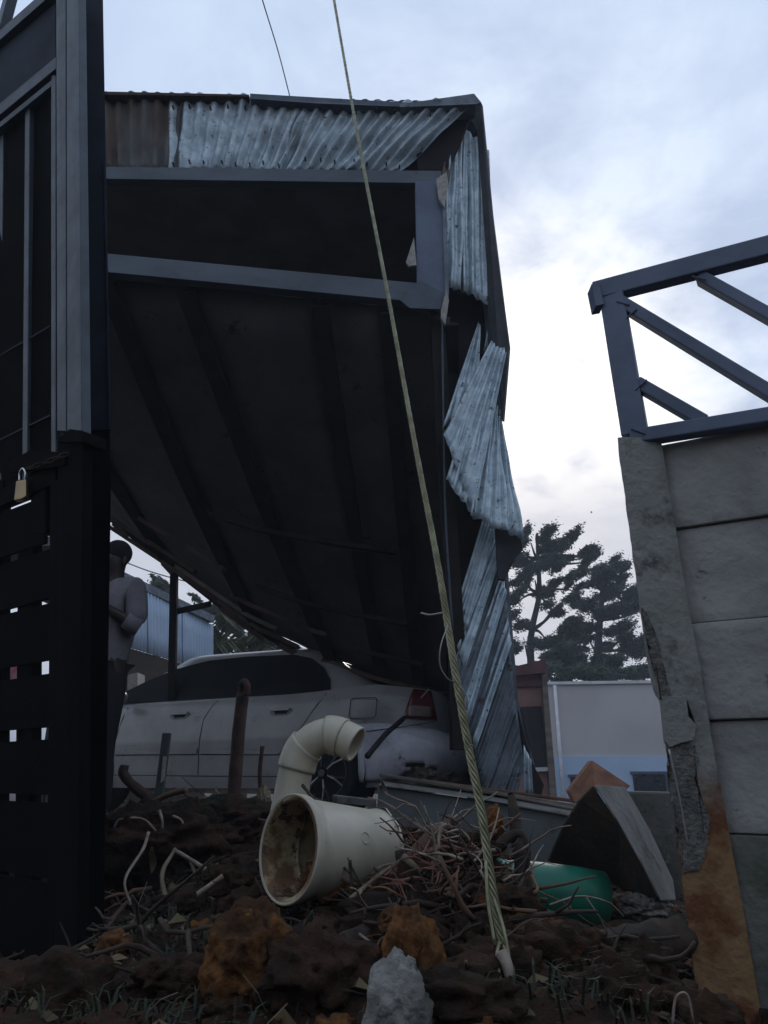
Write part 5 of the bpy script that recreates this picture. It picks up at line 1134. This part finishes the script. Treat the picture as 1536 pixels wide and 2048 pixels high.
for xa, xb, ya, yb in ((1140, 1190, 1554, 1640), (1268, 1420, 1548, 1640)):
    a, b = HP(xa, ya), HP(xb, yb); wv = slab('window', hq(a.x, b.x, b.z, a.z, 0.06), 0.025, 'win', hs)
    mx_ = (a.x + b.x) / 2; slab('mullion', hq(mx_ - .02, mx_ + .02, b.z, a.z, 0.075), 0.03, 'steel_grey', wv)
    slab('frame', hq(a.x - .04, b.x + .04, a.z + .002, a.z + .05, 0.075), 0.04, 'steel_grey', wv)
slab('ledge', hq(HP(1092, 1645).x, HP(1230, 1645).x, HP(1100, 1652).z, HP(1100, 1642).z, 0.1), 0.2, 'steel_grey', hs)
tube('downpipe', [V((hx0 + .22, yl - .12, zb)), V((hx0 + .22, yl - .12, zt - .05))], .035, 'house_cap', hs, 8)
ph = empty('salmon_house', (2.5, 11, -1), 'narrow salmon walled house with a dull red roof edge beside the torn shed corner', 'house')
dP = 11
slab('wall', [P(1030, 1330, dP), P(1088, 1338, dP), P(1112, 1700, dP), P(1030, 1700, dP)], 2.0, 'pink', ph)
slab('roof_edge', [P(1020, 1335, dP - .2), P(1092, 1318, dP - .2), P(1094, 1345, dP - .2), P(1020, 1352, dP - .2)], 2.3, 'roof_red', ph)
slab('lintel', [P(1034, 1360, dP - .06), P(1084, 1358, dP - .06), P(1086, 1372, dP - .06), P(1034, 1374, dP - .06)], 0.05, 'roof_red', ph)
slab('doorway', [P(1040, 1414, dP - .04), P(1083, 1412, dP - .04), P(1096, 1535, dP - .04), P(1044, 1538, dP - .04)], 0.03, 'near_black', ph)
slab('corner_pilaster', [P(1083, 1345, dP - .1), P(1093, 1344, dP - .1), P(1118, 1640, dP - .1), P(1104, 1640, dP - .1)], 0.12, 'wood_grey', ph)
slab('plinth_band', [P(1050, 1536, dP - .08), P(1098, 1534, dP - .08), P(1099, 1542, dP - .08), P(1051, 1544, dP - .08)], 0.06, 'house', ph)

# background left: pale blue sheeted shed
bs = empty('blue_sheeted_shed', (-3.6, 11, -1), 'pale blue corrugated sheet building far behind the person', 'building')
TLp, TRp, BRp, BLp = P(120, 1098, 9.0), P(425, 1250, 12.5), P(425, 1345, 12.5), P(120, 1255, 9.0)
N_ = 4
for i in range(N_):
    a, b = i / N_, (i + 1) / N_ + .004
    sheet('wall_sheet', TLp.lerp(TRp, a), TLp.lerp(TRp, b), BLp.lerp(BRp, b), BLp.lerp(BRp, a), 11, 0.02, 'blue_sheet', bs, seed=40 + i, nv=3, per=4)
slab('roof_edge', [TLp + V((-.1, -.1, .02)), TRp + V((.05, -.1, .02)), TRp + V((.05, -.1, .14)), TLp + V((-.1, -.1, .14))], 2.0, 'zinc_shade', bs, direction=V((-1, .3, 0)))
slab('lower_wall', [BLp + V((0, .05, .0)), BRp + V((0, .05, 0)), V((BRp.x, BRp.y + .05, -1)), V((BLp.x, BLp.y + .05, -1))], 0.1, 'mud_shade_dark', bs)
bk2 = slab('cream_gatepost', [P(255, 1350, 9.5), P(275, 1345, 9.5), P(275, 1460, 9.5), P(255, 1460, 9.5)], 0.3, 'pale_wood', None); tag(bk2, 'short cream block between the person and the front of the car', 'post')
pb = slab('pink_board', [P(-60, 1310, 7.6), P(40, 1310, 7.6), P(40, 1380, 7.6), P(-60, 1380, 7.6)], 0.05, 'pink_poster', None); tag(pb, 'pink board glimpsed through the lowest gaps of the gate', 'board')

# ------------------------------------------------------------------ trees
def leaves_mesh(clumps, seed, size, m, name, parent):
    rnd = random.Random(seed); vs, fs = [], []
    for (c, rx, ry, rz, n) in clumps:
        for _ in range(n):
            d = V((rnd.gauss(0, .5), rnd.gauss(0, .5), rnd.gauss(0, .5)))
            p = c + V((d.x * rx, d.y * ry, d.z * rz)); s = size * rnd.uniform(.5, 1.5)
            a = V((rnd.gauss(0, 1), rnd.gauss(0, 1), rnd.gauss(0, .6))).normalized(); b = a.cross(V((rnd.gauss(0, 1), rnd.gauss(0, 1), rnd.gauss(0, 1)))).normalized()
            k = len(vs); vs += [p - a * s, p + b * s * .35, p + a * s, p - b * s * .35]; fs.append((k, k + 1, k + 2, k + 3))
    return link(name, mesh(name, vs, fs), m, parent)
def limb(parent, a, b, r0, r1, sag=0.0, name='limb'):
    m_ = a.lerp(b, .5) + V((0, 0, -sag)); return tube(name, spline([a, m_, b], 4), (r0, r1), 'bark', parent, 6)
def conifer(name, label, trunk_px, pads, d, seed, size=0.06, m='foliage', tr=.14):
    root = P(*trunk_px[0], d); tr_o = empty(name, V((root.x, root.y, -1)), label, 'tree')
    path = [P(x, y, d) for x, y in trunk_px]; path = [V((path[0].x, path[0].y, -1))] + path
    tube('trunk', spline(path, 6), (tr, .05), 'bark', tr_o, 8); cl = []; rnd = random.Random(seed)
    for (x, y, wpx, hpx, n) in pads:
        dd = d + rnd.uniform(-1.2, 1.2); c = P(x, y, dd); s = (dd * cos(PITCH) + (c.z - .3) * sin(PITCH)) / F
        for _ in range(max(3, int(wpx / 16))):
            o_ = V((rnd.uniform(-.85, .85) * wpx * s, rnd.uniform(-.8, .8), rnd.uniform(-.6, .6) * hpx * s))
            cl.append((c + o_, wpx * s * rnd.uniform(.25, .5), rnd.uniform(.4, .8), hpx * s * rnd.uniform(.3, .7), int(n * 5.2 / max(3, int(wpx / 16)))))
        # nearest trunk point below
        best = min(path[1:], key=lambda q: abs(q.z - (c.z - abs(c.x - q.x) * .35)) + 0.0); limb(tr_o, best, c, .07, .02, .1 if c.z > best.z else -.1)
    leaves_mesh(cl, seed, size, m, 'crown', tr_o); return tr_o
conifer('conifer_tree', 'tall open conifer with flat layered tiers beside the torn shed corner',
        [(1062, 1330), (1064, 1260), (1078, 1190), (1076, 1120), (1074, 1080)],
        [(1075, 1068, 30, 8, 420), (1062, 1086, 40, 9, 420), (1120, 1082, 34, 9, 420), (1138, 1076, 18, 6, 200), (1045, 1100, 30, 10, 350), (1090, 1098, 40, 8, 420), (1038, 1120, 36, 10, 420), (1120, 1126, 46, 12, 620), (1160, 1112, 28, 10, 420),
         (1180, 1124, 18, 7, 220), (1100, 1140, 36, 9, 360), (1040, 1150, 30, 14, 300), (1128, 1158, 28, 12, 300), (1070, 1160, 24, 14, 200), (1142, 1180, 18, 9, 160), (1040, 1200, 26, 12, 260), (1096, 1188, 34, 9, 320), (1124, 1204, 22, 7, 160),
         (1044, 1240, 26, 14, 260), (1100, 1226, 30, 14, 260), (1050, 1290, 30, 18, 330), (1090, 1276, 34, 20, 300), (1110, 1300, 20, 16, 200)], 24, 1)
conifer('conifer_tree', 'broad dark conifer standing left of the concrete column above the white house',
        [(1194, 1370), (1196, 1300), (1200, 1240), (1206, 1180), (1210, 1150)],
        [(1208, 1138, 28, 10, 420), (1235, 1130, 22, 8, 260), (1186, 1142, 22, 8, 260), (1185, 1162, 34, 10, 520), (1228, 1160, 40, 14, 700), (1262, 1146, 24, 10, 320), (1200, 1190, 46, 14, 800), (1252, 1190, 40, 20, 800), (1190, 1222, 42, 14, 700), (1240, 1228, 46, 20, 900),
         (1280, 1220, 34, 24, 600), (1200, 1256, 50, 14, 760), (1260, 1266, 40, 16, 640), (1180, 1284, 50, 18, 900), (1240, 1296, 50, 18, 900), (1290, 1290, 34, 22, 500), (1300, 1180, 40, 30, 600)], 26, 2, tr=.2)
conifer('ivy_covered_tree', 'dense ivy covered tree between the two conifers', [(1130, 1365), (1128, 1300), (1134, 1250)],
        [(1134, 1246, 18, 12, 520), (1128, 1272, 26, 18, 900), (1126, 1305, 32, 20, 1100), (1130, 1335, 40, 20, 1100), (1165, 1310, 30, 20, 700)], 22, 3, 0.06, 'foliage2')
conifer('bushy_tree', 'low dense bushes along the top of the white house', [(1230, 1380), (1232, 1350)],
        [(1110, 1350, 40, 14, 900), (1170, 1345, 46, 20, 1300), (1230, 1345, 50, 18, 1400), (1290, 1340, 46, 20, 1200), (1200, 1330, 46, 16, 900)], 21, 4, 0.06, 'foliage2')
# left: trees seen under the fallen ceiling
conifer('far_tree', 'small leafy tree rising over the roof of the blue sheeted building', [(318, 1260), (318, 1200), (320, 1165)],
        [(320, 1162, 8, 6, 120), (322, 1176, 14, 9, 260), (300, 1180, 10, 7, 120), (318, 1192, 22, 10, 300), (336, 1186, 10, 7, 100), (402, 1205, 12, 8, 120), (430, 1225, 30, 18, 500)], 20, 5, 0.06, 'foliage2', .12)
conifer('leafy_thicket', 'dark thicket behind the car roof right of the blue building', [(500, 1330), (500, 1280)],
        [(455, 1250, 34, 20, 900), (500, 1280, 50, 26, 1600), (440, 1290, 26, 26, 700), (560, 1300, 40, 20, 900)], 16, 6, 0.06, 'foliage2', .12)
bt = empty('banana_plant', P(500, 1330, 13), 'ragged banana plant with long fronds behind the car roof', 'plant')
for i, (a, b, c) in enumerate([((500, 1330), (480, 1280), (430, 1290)), ((500, 1330), (500, 1260), (550, 1255)), ((505, 1330), (520, 1290), (560, 1305)), ((495, 1330), (470, 1250), (440, 1225)), ((500, 1330), (515, 1265), (530, 1240))]):
    pth = spline([P(*a, 13), P(*b, 12.8), P(*c, 12.6)], 8); tube('midrib', pth, (.03, .012), 'leaf_green', bt, 5)
    vs, fs = [], []
    for j in range(3, len(pth) - 1):
        for s_ in (-1, 1):
            p, q = pth[j], pth[j].lerp(pth[j + 1], .72); L = .38 * sin(pi * (j - 1) / (len(pth))) + .05; o_ = V((s_ * .5, random.uniform(-.3, .3), -.55)).normalized() * L
            k = len(vs); vs += [p, q, q + o_, p + o_ * .9]; fs.append((k, k + 1, k + 2, k + 3))
    link('frond', mesh('frond', vs, fs), 'leaf_green', bt)

# ------------------------------------------------------------------ thin haze volume, added to lift the blacks
bm = bmesh.new(); bmesh.ops.create_cube(bm, size=1)
for v in bm.verts: v.co = V((v.co.x * 1600, v.co.y * 1600, -2.3 + (v.co.z + .5) * 18.3))
hz = bpy.data.materials.new('haze_air'); hz.use_nodes = True; t_ = hz.node_tree; t_.nodes.clear()
pv = t_.nodes.new('ShaderNodeVolumePrincipled'); pv.inputs['Density'].default_value = 0.005; pv.inputs['Color'].default_value = (0.85, 0.9, 1, 1)
ou = t_.nodes.new('ShaderNodeOutputMaterial'); t_.links.new(pv.outputs[0], ou.inputs['Volume'])
M['haze'] = hz; o = obj('haze', bm, 'haze'); tag(o, 'thin pale haze volume added to lift the dark tones', 'haze', kind='stuff')
